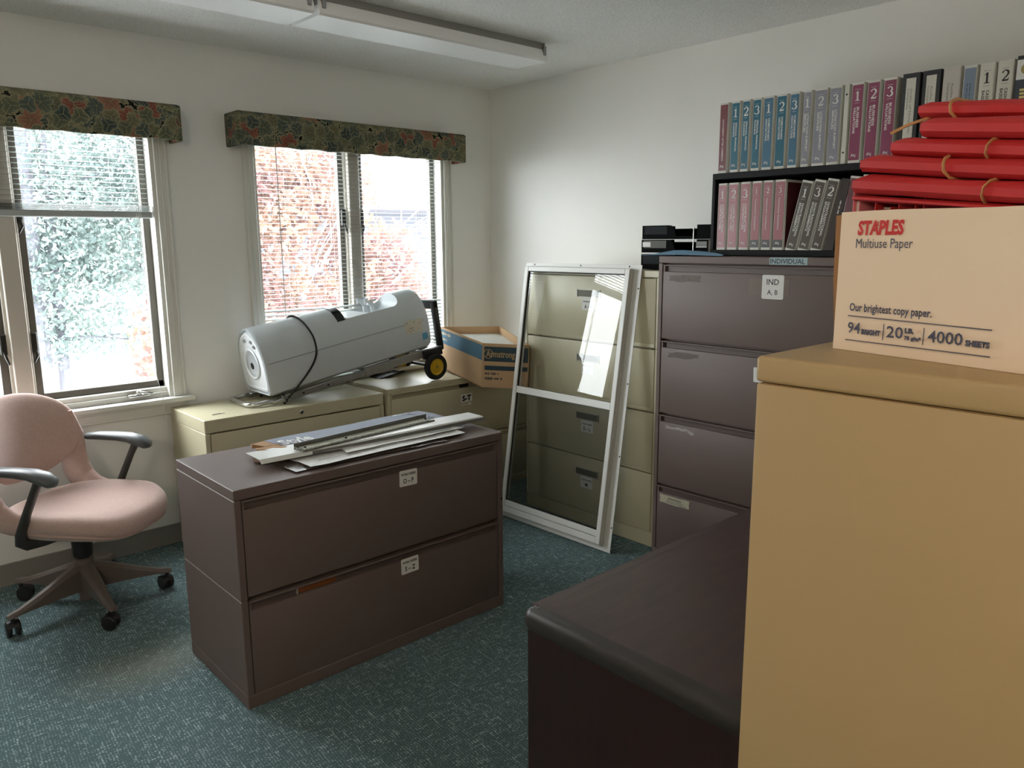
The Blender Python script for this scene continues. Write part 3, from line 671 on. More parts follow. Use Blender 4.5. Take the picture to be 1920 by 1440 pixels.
for xx in (.055,.13,.27): b.cyl((xx,-.139,0), (xx,-.143,0), .005, 10)
part('rivet', b, mat('dark_steel', srgb(70,70,68), .4, .8), HT)
part('latch_spring', MB().tube([(.36,-.128,-.018),(.385,-.13,-.032),(.40,-.13,-.034),(.43,-.128,-.02)], .003, 6), alu_m, HT)
b = MB(); w0 = wl(-.741,-.36,.7655); w1_ = wl(-.741,-.02,.7655)
part('axle', MB().cyl(w0, w1_, .008, 12), mat('dark_steel_axle', srgb(52,52,52), .4, .7), HT)
for s, yy in ((-1,-.375),(1,-.030)):
    c = Vector(wl(-.741,yy,.7655)); Mw = T(c) @ Matrix.Rotation(R(90), 4, 'X')
    pr = [(.046,-.013),(.060,-.0165),(.069,-.0135),(.073,-.006),(.073,.006),(.069,.0135),(.060,.0165),(.046,.013)]
    wh = part('wheel', MB().lathe(pr, 36, Mw, closed=True), rub_m, HT, ang=40)
    pr = [(.002,-.010),(.014,-.012),(.017,-.006),(.036,-.005),(.043,-.011),(.047,-.011),(.047,.011),(.043,.011),(.036,.005),(.017,.006),(.014,.014),(.002,.012)]
    part('wheel_hub', MB().lathe(pr, 32, Mw), yel_m, wh, ang=30)
    part('axle_nut', MB().cyl(tuple(c+Vector((0,-.016,0))), tuple(c+Vector((0,.016,0))), .0075, 6), chrome_m, wh)
    b = MB(); b.box((.86,s*.145-.012,-.03),(.99,s*.145+.012,.018),.003); part('wheel_bracket', b, blk_m, HT)
# folding toe plate: a black frame standing at the wheel end
b = MB(); y0_, y1_ = -.105, .105
b.box((1.000,y0_-.018,.0),(1.030,y0_+.018,.262),.006,seg=2); b.box((1.000,y1_-.018,.0),(1.030,y1_+.018,.262),.006,seg=2); b.box((1.000,y0_-.018,.218),(1.030,y1_+.018,.268),.008,seg=2); b.box((.953,y0_-.016,-.016),(1.030,y1_+.016,.012),.004)
part('toe_plate', b, blk_m, HT)
b = MB(); b.box(wl(-.95,-.13,.6935), wl(-.80,-.02,.712), .003); part('foot_plate', b, blk_m, HT)
WC = thing('water_cooler', 'white water cooler lying on its back on the hand truck', 'water cooler', M=HT_M @ T((0,0,.027)))
def csec(x, g=0.0, sc=1.0):
    pts = [(-.118,0),(.118,0),(.134,.012),(.142,.05),(.145,.10),(.145,.14)]
    for i in range(1,16):
        a = math.pi*i/16; pts.append((.145*math.cos(a), .14+.185*math.sin(a)))
    pts += [(-.145,.14),(-.145,.10),(-.142,.05),(-.134,.012)]
    return [(x, p[0]*sc, .16+(p[1]-.16)*sc) for p in pts]
b = MB(); b.loft([csec(-.018,sc=.90), csec(-.018,sc=.945), csec(-.030,sc=.955), csec(-.034,sc=.975), csec(-.030,sc=.99), csec(-.020), csec(.30), csec(.62), csec(.905), csec(.925,sc=.985), csec(.940,sc=.94), csec(.945,sc=.86)], True)
me = b.mesh('body', 0); bo = link('body', me)
cb = MB(); cb.box((.432,-.108,.235), (.80,.108,.42), .045, seg=5);
cu = link('cutter', cb.mesh('cutter', 0))
md = bo.modifiers.new('b', 'BOOLEAN'); md.operation = 'DIFFERENCE'; md.object = cu; md.solver = 'EXACT'
bpy.context.view_layer.update()
me2 = bpy.data.meshes.new_from_object(bo.evaluated_get(bpy.context.evaluated_depsgraph_get()))
bpy.data.objects.remove(bo); bpy.data.objects.remove(cu); finish(me2, 28); me2.materials.clear()
link('body', me2, cool_m, WC)
fp = MB(); fp.loft([csec(-.0305,sc=.78), csec(-.0345,sc=.80), csec(-.0345,sc=.86), csec(-.019,sc=.885)], True); part('bottom_plate', fp, cool2_m, WC, ang=30)
e = MB(); Mx = Matrix(((0,0,1,0),(1,0,0,0),(0,1,0,0),(0,0,0,1)))
e.lathe([(.066,-.0345),(.072,-.0395),(.078,-.0345)], 30, T((0,0,.15)) @ Mx); part('bottom_ring', e, cool2_m, WC, ang=50)
part('drain_hole', MB().cyl((-.0352,0,.14), (-.034,0,.14), .0175, 20), gap_m, WC)
e = MB()
for yy, zz in ((.035,.262),(-.035,.262),(-.06,.24)): e.lathe([(.006,-.0345),(.008,-.0375),(.010,-.0345)], 12, T((0,yy,zz)) @ Mx)
part('screw_boss', e, mat('screw_grey', srgb(150,155,160), .4), WC)
b = MB(); ring = []
def shell(x, y): return .14+.185*math.sqrt(max(0,1-(y/.145)**2))
seam = MB()
for s in (-1,1):
    seam.box((-.018,s*.1449-.0007,.158), (.905,s*.1449+.0007,.1605))
part('seam', seam, mat('seam_grey', srgb(128,134,140), .6), WC)
# black trim plate at the lower end of the tap recess
strip = MB(); rows = []
for i in range(13):
    y = -.108+.216*i/12; rows.append([(.405,y,shell(0,y)-.004+.0065),(.452,y,shell(0,y)-.006+.0065),(.452,y,shell(0,y)-.02),(.405,y,shell(0,y)-.02)])
strip.loft(rows, True); part('trim_plate', strip, mat('gloss_black', srgb(14,15,16), .15), WC, ang=60)
part('drip_tray', MB().box((.458,-.10,.2625), (.60,.10,.2655), .001), cool2_m, WC)
for yy, nm in ((-.036,0),(.040,1)):
    tp = MB(); tp.cyl((.665,yy,.225), (.665,yy,.298), .0125, 14, r2=.010); tp.cyl((.668,yy,.285), (.648,yy,.312), .0135, 14, bev=.003); tp.box((.625,yy-.010,.306), (.690,yy+.010,.318), .004, seg=2); tp.cyl((.628,yy,.300), (.628,yy,.328), .006, 10)
    tpo = part('tap', tp, cool2_m, WC, ang=45)
    part('tap_mark', MB().box((.652,yy-.006,.3182),(.672,yy+.006,.3196),.0005), mat('red_mark' if nm == 0 else 'blue_mark', srgb(176,52,48) if nm == 0 else srgb(60,110,170), .4), tpo)
part('rating_label', MB().box((.775,-.1462,.105), (.888,-.1452,.175), .0003), mat('cream_label', srgb(206,201,186), .5, var=.05, vscale=90), WC)
mk = []
for k in range(16):
    x = random.uniform(.78,.878); z = random.uniform(.112,.168); mk.append(([(x,z),(x+random.uniform(.003,.009),z+random.uniform(-.002,.002))], random.uniform(.002,.005)))
o = part('print', stroke_mesh(mk), ink_m, WC, ang=0); o.matrix_basis = T((0,-.1464,0)) @ FRONT
part('blue_sticker', MB().box((.880,-.1455,.050), (.915,-.1440,.088), .0003), mat('blue_sticker', srgb(86,150,184), .5), WC)
zb = .0185
cp = [(x_, y_, z_+(.0085 if z_ > .05 else 0)) for x_, y_, z_ in [(.035,-.138,-.018),(.045,-.142,.0),(.09,-.146,.03+zb*0),(.16,-.149,.075),(.215,-.150,.13),(.238,-.1505,.18),(.240,-.146,.235),(.238,-.128,.272),(.232,-.09,.315),(.226,-.045,.340),(.222,0,.348),(.222,.05,.338),(.226,.10,.306),(.23,.14,.24),(.22,.151,.16),(.17,.150,.08),(.08,.146,.02),(.05,.138,-.015)]]
CD = thing('bungee_cord', 'thin black cord strapped round the white water cooler', 'cord', M=HT_M)
PP = []
for i in range(len(cp)-1):
    a_, b_ = Vector(cp[i]), Vector(cp[i+1]); p_ = Vector(cp[max(i-1,0)]); n_ = Vector(cp[min(i+2,len(cp)-1)])
    for k in range(4):
        f = k/4; PP.append(tuple(.5*((2*a_)+(b_-p_)*f+(2*p_-5*a_+4*b_-n_)*f*f+(3*a_-p_-3*b_+n_)*f**3)))
PP.append(cp[-1]); part('cord', MB().tube(PP, .0048, 8), rub_m, CD, ang=60)
b = MB()
for s in (-1,1): b.tube([(.035,s*.138,-.015),(.03,s*.136,.02),(.026,s*.122,.024),(.03,s*.112,.018)], .004, 8); b.box((.022,s*.129-.004,-.034),(.034,s*.129+.004,.012),.002)
part('hook', b, blk_m, CD)
# ================================================================ CARDBOARD CARTON OF CEILING TILES
card_m = mat('brown_cardboard', srgb(186,154,118), .85, var=.05, vscale=6, bump=.15, bscale=25, stretch=(1,1,.15)); card2_m = mat('brown_cardboard_inside', srgb(158,122,86), .9, var=.05, vscale=6)
AB = [Vector(p) for p in ((-.65,-.655,.6755),(-.525,-.13,.713),(-.205,-.295,.704),(-.472,-.832,.6635))]
UP = Vector((0,-.017,.240)); cen = sum(AB, Vector())/4
CB = thing('cardboard_carton', 'open brown cardboard carton with a blue stripe holding ceiling tiles in the corner', 'carton', tuple(cen))
def wallq(a, bb, t_=.006):
    a, bb = Vector(a), Vector(bb); d = (bb-a).normalized(); nn = Vector((0,0,1)).cross(d); 
    if nn.dot(cen-a) < 0: nn = -nn
    nn = nn.normalized()*t_
    m = MB(); m.loft([[a, a+nn, a+nn+UP, a+UP], [bb, bb+nn, bb+nn+UP, bb+UP]], True); return m
for i in range(4):
    part('side_panel', wallq(AB[i], AB[(i+1)%4]), card_m, CB, world=True)
m = MB(); m.loft([[p+Vector((0,0,.001)) for p in AB], [p+Vector((0,0,.006)) for p in AB]], True); part('bottom_panel', m, card2_m, CB, world=True)
def onface(a, bb, u0, u1, v0, v1, off=.0006, th=.0006):
    """a thin printed panel on the outer face a-bb of the carton; u along it, v up it, both 0..1"""
    a, bb = Vector(a), Vector(bb); nn = (bb-a).cross(UP).normalized()
    if nn.dot(cen-a) > 0: nn = -nn
    m = MB(); P = lambda u, v, o: a+(bb-a)*u+UP*v+nn*o
    m.loft([[P(u0,v0,0), P(u1,v0,0), P(u1,v1,0), P(u0,v1,0)], [P(u0,v0,off+th), P(u1,v0,off+th), P(u1,v1,off+th), P(u0,v1,off+th)]], True); return m, P
stripe_m = mat('blue_grey_print', srgb(66,104,126), .8); dark_m = mat('dark_teal_print', srgb(40,62,72), .8); cream_m = mat('cream_print', srgb(206,192,160), .7)
sp = [c for c in CB.children if c.name.startswith('side_panel')]
m, P = onface(AB[0], AB[1], 0, 1, .62, .955); part('printed_stripe', m, stripe_m, sp[0], world=True)
q = [(dashes(.13, .018, 6), basis(P(.97,.83,.0016), AB[0]-AB[1], UP)), (dashes(.08, .018, 7), basis(P(.97,.69,.0016), AB[0]-AB[1], UP))]
part('lettering', merge(q), cream_m, sp[0], world=True, ang=0)
A3, A0 = AB[0], AB[3]
m, P = onface(A3, A0, .04, .98, .60, .93); part('printed_panel', m, dark_m, sp[3], world=True)
m2, P2 = onface(A3, A0, .06, .98, .40, .50); part('printed_panel', m2, dark_m, sp[3], world=True)
q = [(text_mesh('Armstrong', .050, .001, .155), basis(P(.08,.70,.0016), A0-A3, UP)), (stroke_mesh([(arc(.012,.016,.024,.024,0,360,24), .0035)]), basis(P(.08,.70,.0017), A0-A3, UP))]
part('lettering', merge(q), mat('tan_print', srgb(176,146,104), .7), sp[3], world=True, ang=0)
q = [(dashes(.075, .014, 8), basis(P(.07,.29,.001), A0-A3, UP)), (dashes(.10, .014, 9), basis(P(.07,.18,.001), A0-A3, UP))]
part('lettering', merge(q), dark_m, sp[3], world=True, ang=0)
tile_m = mat('white_ceiling_tile', srgb(226,226,222), .9, var=.06, vscale=120)
for k in range(2):
    m = MB(); s_ = .955
    lo = [cen+(p-cen)*s_+UP*(.70+.065*k)+Vector((0,0,.0)) for p in AB]; m.loft([lo, [p+UP*.06 for p in lo]], True)
    single('ceiling_tile', m, tile_m, ['white ceiling tile under another in the brown carton','white ceiling tile lying on top inside the brown carton'][k], 'ceiling tile')
b_ = [cen+(p-cen)*.95+UP*.05 for p in AB]; m = MB(); m.loft([b_, [p+UP*.64 for p in b_]], True); part('packing', m, card2_m, CB, world=True)
# ================================================================ PAPERS AND BLIND PARTS ON THE LOW MAUVE CABINET
slate_m = mat('slate_print_card', srgb(116,122,138), .6, var=.05, vscale=9); white_m = mat('white_paper', srgb(228,228,226), .6); gr_m = mat('grey_metal_rail', srgb(112,112,106), .4, .5); wst_m = mat('white_metal_strip', srgb(214,215,213), .4)
zt = .7215
BX = thing('cardboard_sleeve', 'flattened grey carton with white lettering and torn brown end at the back of the papers', 'carton', (-1.785,-1.292,zt), R(2.2))
b = MB(); ring = []
for i in range(9):
    x = -.345+.70*i/8; h_ = .026+.0012*math.sin(i*1.3); ring.append([(x,-.115,.001),(x,.112,.001),(x,.108,h_),(x,.0,h_+.005),(x,-.112,h_)])
part('sleeve', b.loft(ring, True), slate_m, BX, ang=40)
part('lettering', merge([(text_mesh('Style', .092, .0022, .120), T((-.335,-.022,.0335)))]), white_m, BX, ang=0)
part('lettering', merge([(dashes(.085, .012, 5), T((.20,.07,.0325)))]), white_m, BX, ang=0)
part('printed_band', MB().box((.275,-.09,.0285),(.285,.105,.0305)), mat('dark_slate', srgb(74,80,96), .6), BX)
cr = random.Random(3)
for nm, m_, pts in (('torn_flap', card2_m, [(-.345,.11),(-.40,.10),(-.42,.05),(-.385,.02),(-.345,.03)]), ('torn_flap', card2_m, [(-.345,.02),(-.43,.0),(-.44,-.03),(-.39,-.07),(-.345,-.06)])):
    f = MB(); f.loft([[(p[0],p[1],.016+cr.uniform(0,.016)) for p in pts], [(p[0],p[1]*.98,.020+cr.uniform(.004,.020)) for p in pts]], True); part(nm, f, m_, BX, ang=0)
b = MB(); b.loft([[(-.345,-.11,.002),(-.39,-.12,.002),(-.47,-.06,.003),(-.44,0,.004),(-.345,.05,.002)],[(-.345,-.11,.004),(-.39,-.12,.007),(-.47,-.06,.006),(-.44,0,.012),(-.345,.05,.012)]], True); part('torn_flap', b, mat('torn_card', srgb(120,92,70), .9), BX, ang=0)
# sheets and envelope in front
def sheet(name, label, cat, pts, z, m, curl=.004, seed=0, th=.0009):
    rr = random.Random(seed); n = 10; rows = []
    (ax,ay),(bx,by),(cx,cy_),(dx,dy) = pts       # front-left, front-right, back-right, back-left
    for i in range(n+1):
        f = i/n; j = rr.uniform(-.004,.004)
        p = (ax+(bx-ax)*f, ay+(by-ay)*f+j); q = (dx+(cx-dx)*f, dy+(cy_-dy)*f+rr.uniform(-.002,.002)); w_ = curl*abs(math.sin(f*5+seed))
        rows.append([(p[0],p[1],z+w_*.3),((p[0]+q[0])/2,(p[1]+q[1])/2,z+w_),(q[0],q[1],z),(q[0],q[1],z-th),((p[0]+q[0])/2,(p[1]+q[1])/2,z+w_-th),(p[0],p[1],z+w_*.3-th)])
    t = thing(name, label, cat, (pts[0][0],pts[0][1],z)); part('sheet', MB().loft(rows, True), m, t, world=True, ang=60); return t
sheet('brochure', 'crumpled glossy dark sheet lowest of the papers on the mauve cabinet', 'paper', [(-2.20,-1.565),(-1.60,-1.585),(-1.62,-1.45),(-2.22,-1.42)], .7245, mat('dark_glossy_sheet', srgb(96,88,80), .25, var=.35, vscale=14), .004, 1)
s1 = sheet('paper_sheet', 'long white printed sheet with ragged front edge on the mauve cabinet', 'paper', [(-2.15,-1.575),(-1.50,-1.560),(-1.49,-1.41),(-2.16,-1.44)], .7325, white_m, .004, 2)
part('printed_line', MB().box((-2.10,-1.532,.7366),(-1.52,-1.5305,.7374)), mat('grey_ink', srgb(140,142,148), .7), s1, world=True)
s2 = sheet('envelope', 'white envelope on top of the sheets at the front right of the cabinet', 'envelope', [(-1.99,-1.525),(-1.475,-1.520),(-1.50,-1.40),(-1.97,-1.43)], .7405, white_m, .003, 4)
part('window_patch', MB().box((-1.62,-1.508,.7432),(-1.52,-1.496,.7440)), mat('grey_window', srgb(170,174,180), .4), s2, world=True)
sheet('paper_sheet', 'small blue-grey sheet under the envelope at the right end', 'paper', [(-1.56,-1.50),(-1.435,-1.475),(-1.44,-1.40),(-1.56,-1.40)], .7345, mat('pale_blue_paper', srgb(186,194,206), .6), .006, 5)
# white angled metal strip lying slantwise, with the perforated rail on it
SM = T((-2.268,-1.408,.7545)) @ Matrix.Rotation(R(-1.6), 4, 'Z') @ Matrix.Rotation(R(-.05), 4, 'Y')
ST = thing('metal_strip', 'long white angled metal strip lying under the perforated rail', 'metal strip', M=SM)
L_ = .935
b = MB(); pr = [(.066,.0),(.066,.0014),(-.046,.0014),(-.060,-.010),(-.0595,-.0118),(-.0452,.0)]
b.loft([[(x,p[0]*(1-.25*max(0,x-.3)),p[1]+.0) for p in pr] for x in (0,.3,.6,L_)], True); part('strip', b, wst_m, ST, ang=25)
b = MB(); b.loft([[(x,-.047-.0132*1.0*(1-.25*max(0,x-.3))+.0,-.0122),(x,-.049*(1-.25*max(0,x-.3))-.012,-.0002),(x,-.0462*(1-.25*max(0,x-.3))-.012,-.0002)] for x in (.18,L_)], True); part('dark_lip', b, gr_m, ST, ang=20)
RM = T((-2.125,-1.446,.7575)) @ Matrix.Rotation(R(6.2), 4, 'Z')
RL = thing('blind_headrail', 'grey metal channel rail with a pale perforated insert lying on the papers', 'blind rail', M=RM)
L_ = .600
b = MB(); b.box((0,-.024,0),(L_,.024,.0015)); b.box((0,-.0245,0),(L_,-.0230,.004)); b.box((-.004,.0225,0),(L_,.0242,.021)); part('channel', b, gr_m, RL)
b = MB()
for k in range(52): b.box((.012+k*.011,-.018,.0016),(.0185+k*.011,.019,.0075))
o = part('cell_insert', b, mat('pale_insert', srgb(196,198,188), .5), RL); o['kind'] = 'stuff'
b = MB()
for s in (0, L_):
    for q in range(3): b.tube([(s-.004,-.016+q*.012,.006),(s+.008*(1 if s else -1),-.014+q*.012,.012),(s+.012*(1 if s else -1),-.010+q*.012,.004)], .0016, 6)
part('end_clip', b, chrome_m, RL)
b = MB()
for xx in (.02,.19,.57): b.sphere((xx,-.006,.008), .0045, u=8, v=6)
part('rivet', b, gap_m, RL)
# ================================================================ LEANING WINDOW FRAME
u_ = Vector((-.018,1,0)); v_ = Vector((.150,0,1))
SW = thing('storm_window', 'white framed window with glass above and dark screen below, leaning on the beige cabinet', 'window frame', M=basis((-.645,-1.557,.003), u_, v_))
alw_m = mat('white_window_enamel', srgb(226,227,224), .4); als_m = mat('white_window_track', srgb(204,202,196), .5)
def ringbox(b, u0, u1, v0, v1, w_, z0, z1, bev=.0012, wt=None, wb=None):
    wt = w_ if wt is None else wt; wb = w_ if wb is None else wb
    b.box((u0,v0,z0),(u0+w_,v1,z1),bev); b.box((u1-w_,v0,z0),(u1,v1,z1),bev); b.box((u0+w_,v1-wt,z0),(u1-w_,v1,z1),bev); b.box((u0+w_,v0,z0),(u1-w_,v0+wb,z1),bev)
b = MB(); ringbox(b, -.012, .738, 0, 1.347, .045, -.003, 0, .0006); part('mounting_flange', b, alw_m, SW)
b = MB(); ringbox(b, .030, .716, .030, 1.326, .012, -.034, -.002, .001)
ringbox(b, .027, .719, .027, 1.329, .010, -.024, -.019, .001); ringbox(b, .028, .718, .028, 1.328, .010, -.013, -.009, .001)
part('outer_track', b, als_m, SW)
b = MB(); ringbox(b, .030, .713, .034, 1.325, .026, -.038, -.030, .0018, wt=.024, wb=.030); part('front_frame', b, alw_m, SW)
b = MB(); b.box((.056,.668,-.036),(.687,.704,-.024),.003); part('meeting_rail', b, alw_m, SW)
b = MB(); b.box((.056,.066,-.034),(.687,.096,-.022),.002); b.box((.056,.053,-.030),(.687,.057,-.02),.001); part('bottom_rail', b, alw_m, SW)
b = MB(); ringbox(b, .055, .688, .700, 1.302, .005, -.030, -.024, 0); part('glazing_gasket', b, gap_m, SW)
part('glass_pane', MB().flat([(.055,.700,-.027),(.688,.700,-.027),(.688,1.302,-.027),(.055,1.302,-.027)]), glass('storm_glass', (.95,.96,.95,1), .055), SW)
part('insect_screen', MB().flat([(.055,.094,-.0245),(.688,.094,-.0245),(.688,.670,-.0245),(.055,.670,-.0245)]), screen_mat(), SW)
part('screen_spline', (lambda q: (ringbox(q, .055, .688, .094, .670, .004, -.0275, -.0235, 0), q)[1])(MB()), gap_m, SW)
b = MB()
for q in (.06,.36,.676): b.cyl((q,1.339,-.0036),(q,1.339,-.0028),.0038,10)
for q in (.12,.46,.80,1.24): b.cyl((.0035-.0085,q,-.0036),(-.005,q,-.0028),.0038,10); b.cyl((.731,q,-.0036),(.731,q,-.0028),.0038,10)
part('screw_hole', b, gap_m, SW)
# ================================================================ DESK TRAYS AND BLUE SHEET
tray_m = mat('black_tray_plastic', srgb(12,13,14), .8, spec=.06); tray2_m = mat('grey_tray_label_field', srgb(46,49,50), .8, spec=.06)
def tray(label, y0, y1, z0, h, x=-.350, left=.155, right=.092, brown=False, small=False):
    t = thing('letter_tray', label, 'desk tray', (x,(y0+y1)/2,z0), R(-90), None if small else None)
    w2 = (y0-y1)/2; D = .25
    part('tray_floor', MB().box((-w2,0,0),(w2,D,.004)), tray_m, t)
    for s in (-1,1): part('side_wall', MB().box((s*w2-.0035*(s>0)-0*(s<0),0,0),(s*w2+.0035*(s<0),D,h),.001), tray_m, t)
    part('back_wall', MB().box((-w2,D-.004,0),(w2,D,h*.8)), tray_m, t)
    f = MB()
    if small: f.box((-w2,-.003,0),(w2,.003,h),.001)
    else:
        f.loft([[(-w2,yy,0),(w2,yy,0),(w2,yy,h),(w2-right,yy,h),(w2-right,yy,h*.22),(-w2+left+.035,yy,h*.22),(-w2+left+.022,yy,h*.75),(-w2+left+.008,yy,h*.97),(-w2+left-.01,yy,h),(-w2,yy,h)] for yy in (-.003,.003)], True)
    part('front_wall', f, tray_m, t)
    part('label_field', MB().box((-w2+.012,-.0042,h*.35),(-w2+(left if not small else 2*w2)-.014,-.0028,h*.92),.0005), tray2_m if not brown else mat('grey_fabric_label', srgb(88,86,82), .7), t)
    return t
t_ = tray('black letter tray on top of the tray stack left of the bookcase', -1.487, -1.880, 1.4515, .062)
t_ = tray('black letter tray with white label under the top tray', -1.484, -1.880, 1.3905, .059, brown=True)
b = MB(); b.box((-.190,-.0050,.026),(-.145,-.0042,.048)); part('label', b, paper_m, t_)
b = MB(); b.box((.105,-.0050,.030),(.160,-.0042,.050)); part('label', b, mat('grey_label', srgb(120,120,116), .6), t_)
b = MB(); b.box((.105,-.0052,.024),(.160,-.0042,.0285)); part('label_edge', b, paper_m, t_)
b = MB(); b.box((.168,-.0050,.004),(.192,-.0040,.056)); part('brown_panel', b, mat('olive_brown', srgb(74,66,52), .6), t_)
b = MB(); b.cyl((.090,-.004,.002),(.090,-.004,.112),.0028,8); part('riser_post', b, chrome_m, t_)
tray('small black tray lowest in the stack, on the beige cabinet', -1.482, -1.672, 1.3135, .070, small=True)
bs = MB(); rows = []
for i in range(9):
    f = i/8; y = -1.575-.43*f; x0 = -.372 if f < .7 else -.372-.10*(f-.7)/.3; x1 = -.505+.05*max(0,.2-f)*5*.6; zz = 1.3825+.004*math.sin(f*3.1)
    up_ = .014*min(1,f*4,(1-f)*1.6)+.003; rows.append([(x0,y,zz+up_),((x0+x1)/2,y,zz+up_*.35),(x1,y,zz),(x1,y,zz-.0008),((x0+x1)/2,y,zz+up_*.35-.0008),(x0,y,zz+up_-.0008)])
t_ = thing('paper_folder', 'blue paper folder lying on the tall mauve cabinet in front of the trays', 'folder', (-.44,-1.78,1.3825)); part('cover', bs.loft(rows, True), mat('blue_card', srgb(130,172,204), .7), t_, world=True, ang=60)
# ================================================================ BOOKCASE AND BINDERS
shelf_m = mat('black_laminate', srgb(22,23,24), .6, spec=.2)
BK = thing('bookcase', 'black two-shelf desktop bookcase full of binders on the tall mauve cabinet', 'bookcase', (-.395,-2.49,1.381), R(-90))
def bx(n, a, b_, **k): return part(n, MB().box(a, b_, .0015), shelf_m, BK, **k)
HW = .605
bx('shelf', (-HW,0,0),(HW,.31,.024)); bx('shelf', (-HW,0,.314),(HW,.31,.339)); bx('side_panel', (-HW,.0,.024),(-HW+.015,.31,.314)); bx('side_panel', (HW-.015,.0,.024),(HW,.31,.314)); bx('back_panel', (-HW,.302,.024),(HW,.312,.50))
white_b = mat('white_vinyl_binder', srgb(206,206,200), .35); page_m = mat('page_block', srgb(206,202,190), .9)
inkw_m = mat('white_print', srgb(226,226,222), .5); inkd_m = mat('dark_print', srgb(46,46,46), .6)
def binder(label, y0, y1, z0, h, ins, shell=None, dig=None, lines=(), mark=True, foot=None, lean=0, group=None, x=-.385, small=None, ink=None, inset=.0045, depth=.262, side=None, plate=None):
    """ring binder standing spine outward; y0 > y1 are its left and right edges as seen"""
    w2 = (y0-y1)/2
    M = T((x,(y0+y1)/2,z0)) @ Matrix.Rotation(R(-90), 4, 'Z')
    if lean: M = T((x,y0,z0)) @ Matrix.Rotation(R(-90), 4, 'Z') @ Matrix.Rotation(R(lean), 4, 'Y') @ T((w2,0,0)) 
    t = thing('binder', label, 'binder', M=M, group=group); sh = shell or white_b; ik = ink or inkw_m
    w2 -= .0012
    c = MB(); c.loft([[(-w2,.006,zz),(-w2+.0025,0,zz),(w2-.0025,0,zz),(w2,.006,zz),(w2,depth,zz),(w2-.003,depth,zz),(w2-.003,.008,zz),(-w2+.003,.008,zz),(-w2+.003,depth,zz),(-w2,depth,zz)] for zz in (0,h)], True)
    part('cover', c, sh, t, ang=30)
    part('pages', MB().box((-w2+.0035,.012,.006),(w2-.0035,depth-.012,h-.012)), page_m, t)
    if side: part('cover_insert', MB().box((w2-.0005,.012,.010),(w2+.0006,depth-.012,h-.010)), side, t)
    if ins:
        zb, ztp, wi = .010, h-.008, w2-inset
        if plate: zb, ztp, wi = plate
        part('spine_insert', MB().box((-wi,-.0012,zb),(wi,.0004,ztp),.0003), ins, t)
        L_ = []
        if foot: part('spine_foot', MB().box((-wi,-.0017,zb),(wi,.0,zb+.030),.0003), foot, t)
        if dig:
            s = .033 if small is None else small
            part('numeral', merge([(DIG[dig], T((-.30*s,-.0019,h-.030-s)) @ FRONT @ Matrix.Scale(s,4))]), ik, t, ang=0)
            L_.append((stroke_mesh([([(-wi*.5,0),(wi*.5,0)],.0009)]), T((0,-.0019,h-.024)) @ FRONT)); L_.append((stroke_mesh([([(-wi*.5,0),(wi*.5,0)],.0009)]), T((0,-.0019,h-.038-s)) @ FRONT))
        for tx, dx, zt_, ln, sz in lines:
            me = dashes(ln, sz*.7, int(tx[1:])) if tx[0] == '#' else text_mesh(tx, sz, sz*.022, ln)
            # reading downwards: text x runs down, text up points right
            part('lettering', merge([(me, T((dx-sz*.34,-.0019,zt_)) @ Matrix(((0,1,0,0),(0,0,-1,0),(-1,0,0,0),(0,0,0,1))))]), ik, t, ang=0)
        if mark: part('emblem', merge([(SQUIG, T((-.0085,-.0022,zb+.010)) @ FRONT @ Matrix.Scale(.0155,4))]), ik, t, ang=0)
        for it in L_: part('rule_line', merge([it]), ik, t, ang=0)
    return t
S = lambda *c: mat('spine_%d_%d_%d' % c, srgb(*c), .3)
maroon, teal, blue, grey, plum, rose, brown = S(112,62,66), S(38,96,116), S(62,104,128), S(132,132,142), S(128,62,88), S(160,104,112), S(78,70,62)
ZU, HU = 1.7215, .281
sh_ = -.012
U = [(-1.888,-1.933),(-1.943,-1.987),(-1.992,-2.033),(-2.040,-2.083),(-2.088,-2.136),(-2.143,-2.192),(-2.199,-2.243),(-2.254,-2.292),(-2.299,-2.353),(-2.357,-2.408),(-2.412,-2.435),(-2.439,-2.489),(-2.496,-2.546),(-2.553,-2.604),(-2.616,-2.680),(-2.682,-2.745),(-2.747,-2.807),(-2.810,-2.855),(-2.858,-2.908),(-2.910,-2.961),(-2.963,-3.022)]
U = [(a+sh_, b_+sh_) for a, b_ in U]
G1 = 'binders on the upper bookcase shelf'
h2 = .245
def up(i, *a, **k): return binder(a[0], U[i][0], U[i][1], ZU, HU+k.pop('dh',0), *a[1:], group=G1, **k)
up(0, 'maroon spine binder at the left end of the upper shelf', maroon, lines=[('MANAGEMENT LETTER COMMENTS',-.001,.215,.165,.0095)])
for i, d in enumerate('123'):
    up(1+i, '%s of the three teal binders' % ['leftmost','middle','rightmost'][i], teal, dig=d, lines=[('PERSONAL FINANCIAL',.005,.196,.115,.0105),('PLANNING',-.0055,.196,.055,.0105)])
for i, d in enumerate('123'):
    up(4+i, '%s of the three blue binders beside the grey ones' % ['leftmost','middle','rightmost'][i], [blue,teal,blue][i], dig=d, lines=[("HOMEOWNERS'",.005,.196,.085,.0115),('ASSOCIATIONS',-.006,.196,.085,.0115)])
for i, d in enumerate('123'):
    up(7+i, '%s of the three grey binders on the upper shelf' % ['leftmost','middle','rightmost'][i], grey, dig=d, lines=[('LITIGATION SUPPORT',.005,.196,.140,.0115),('SERVICES',-.006,.196,.068,.0115)])
t_ = up(10, 'plain off-white binder with two black holes between grey and plum binders', None, shell=mat('offwhite_vinyl', srgb(198,198,188), .4), depth=.25)
b = MB()
for zz in (.04,.245): b.cyl((0,.001,zz),(0,-.0008,zz),.0035,12)
part('rivet_hole', b, gap_m, t_)
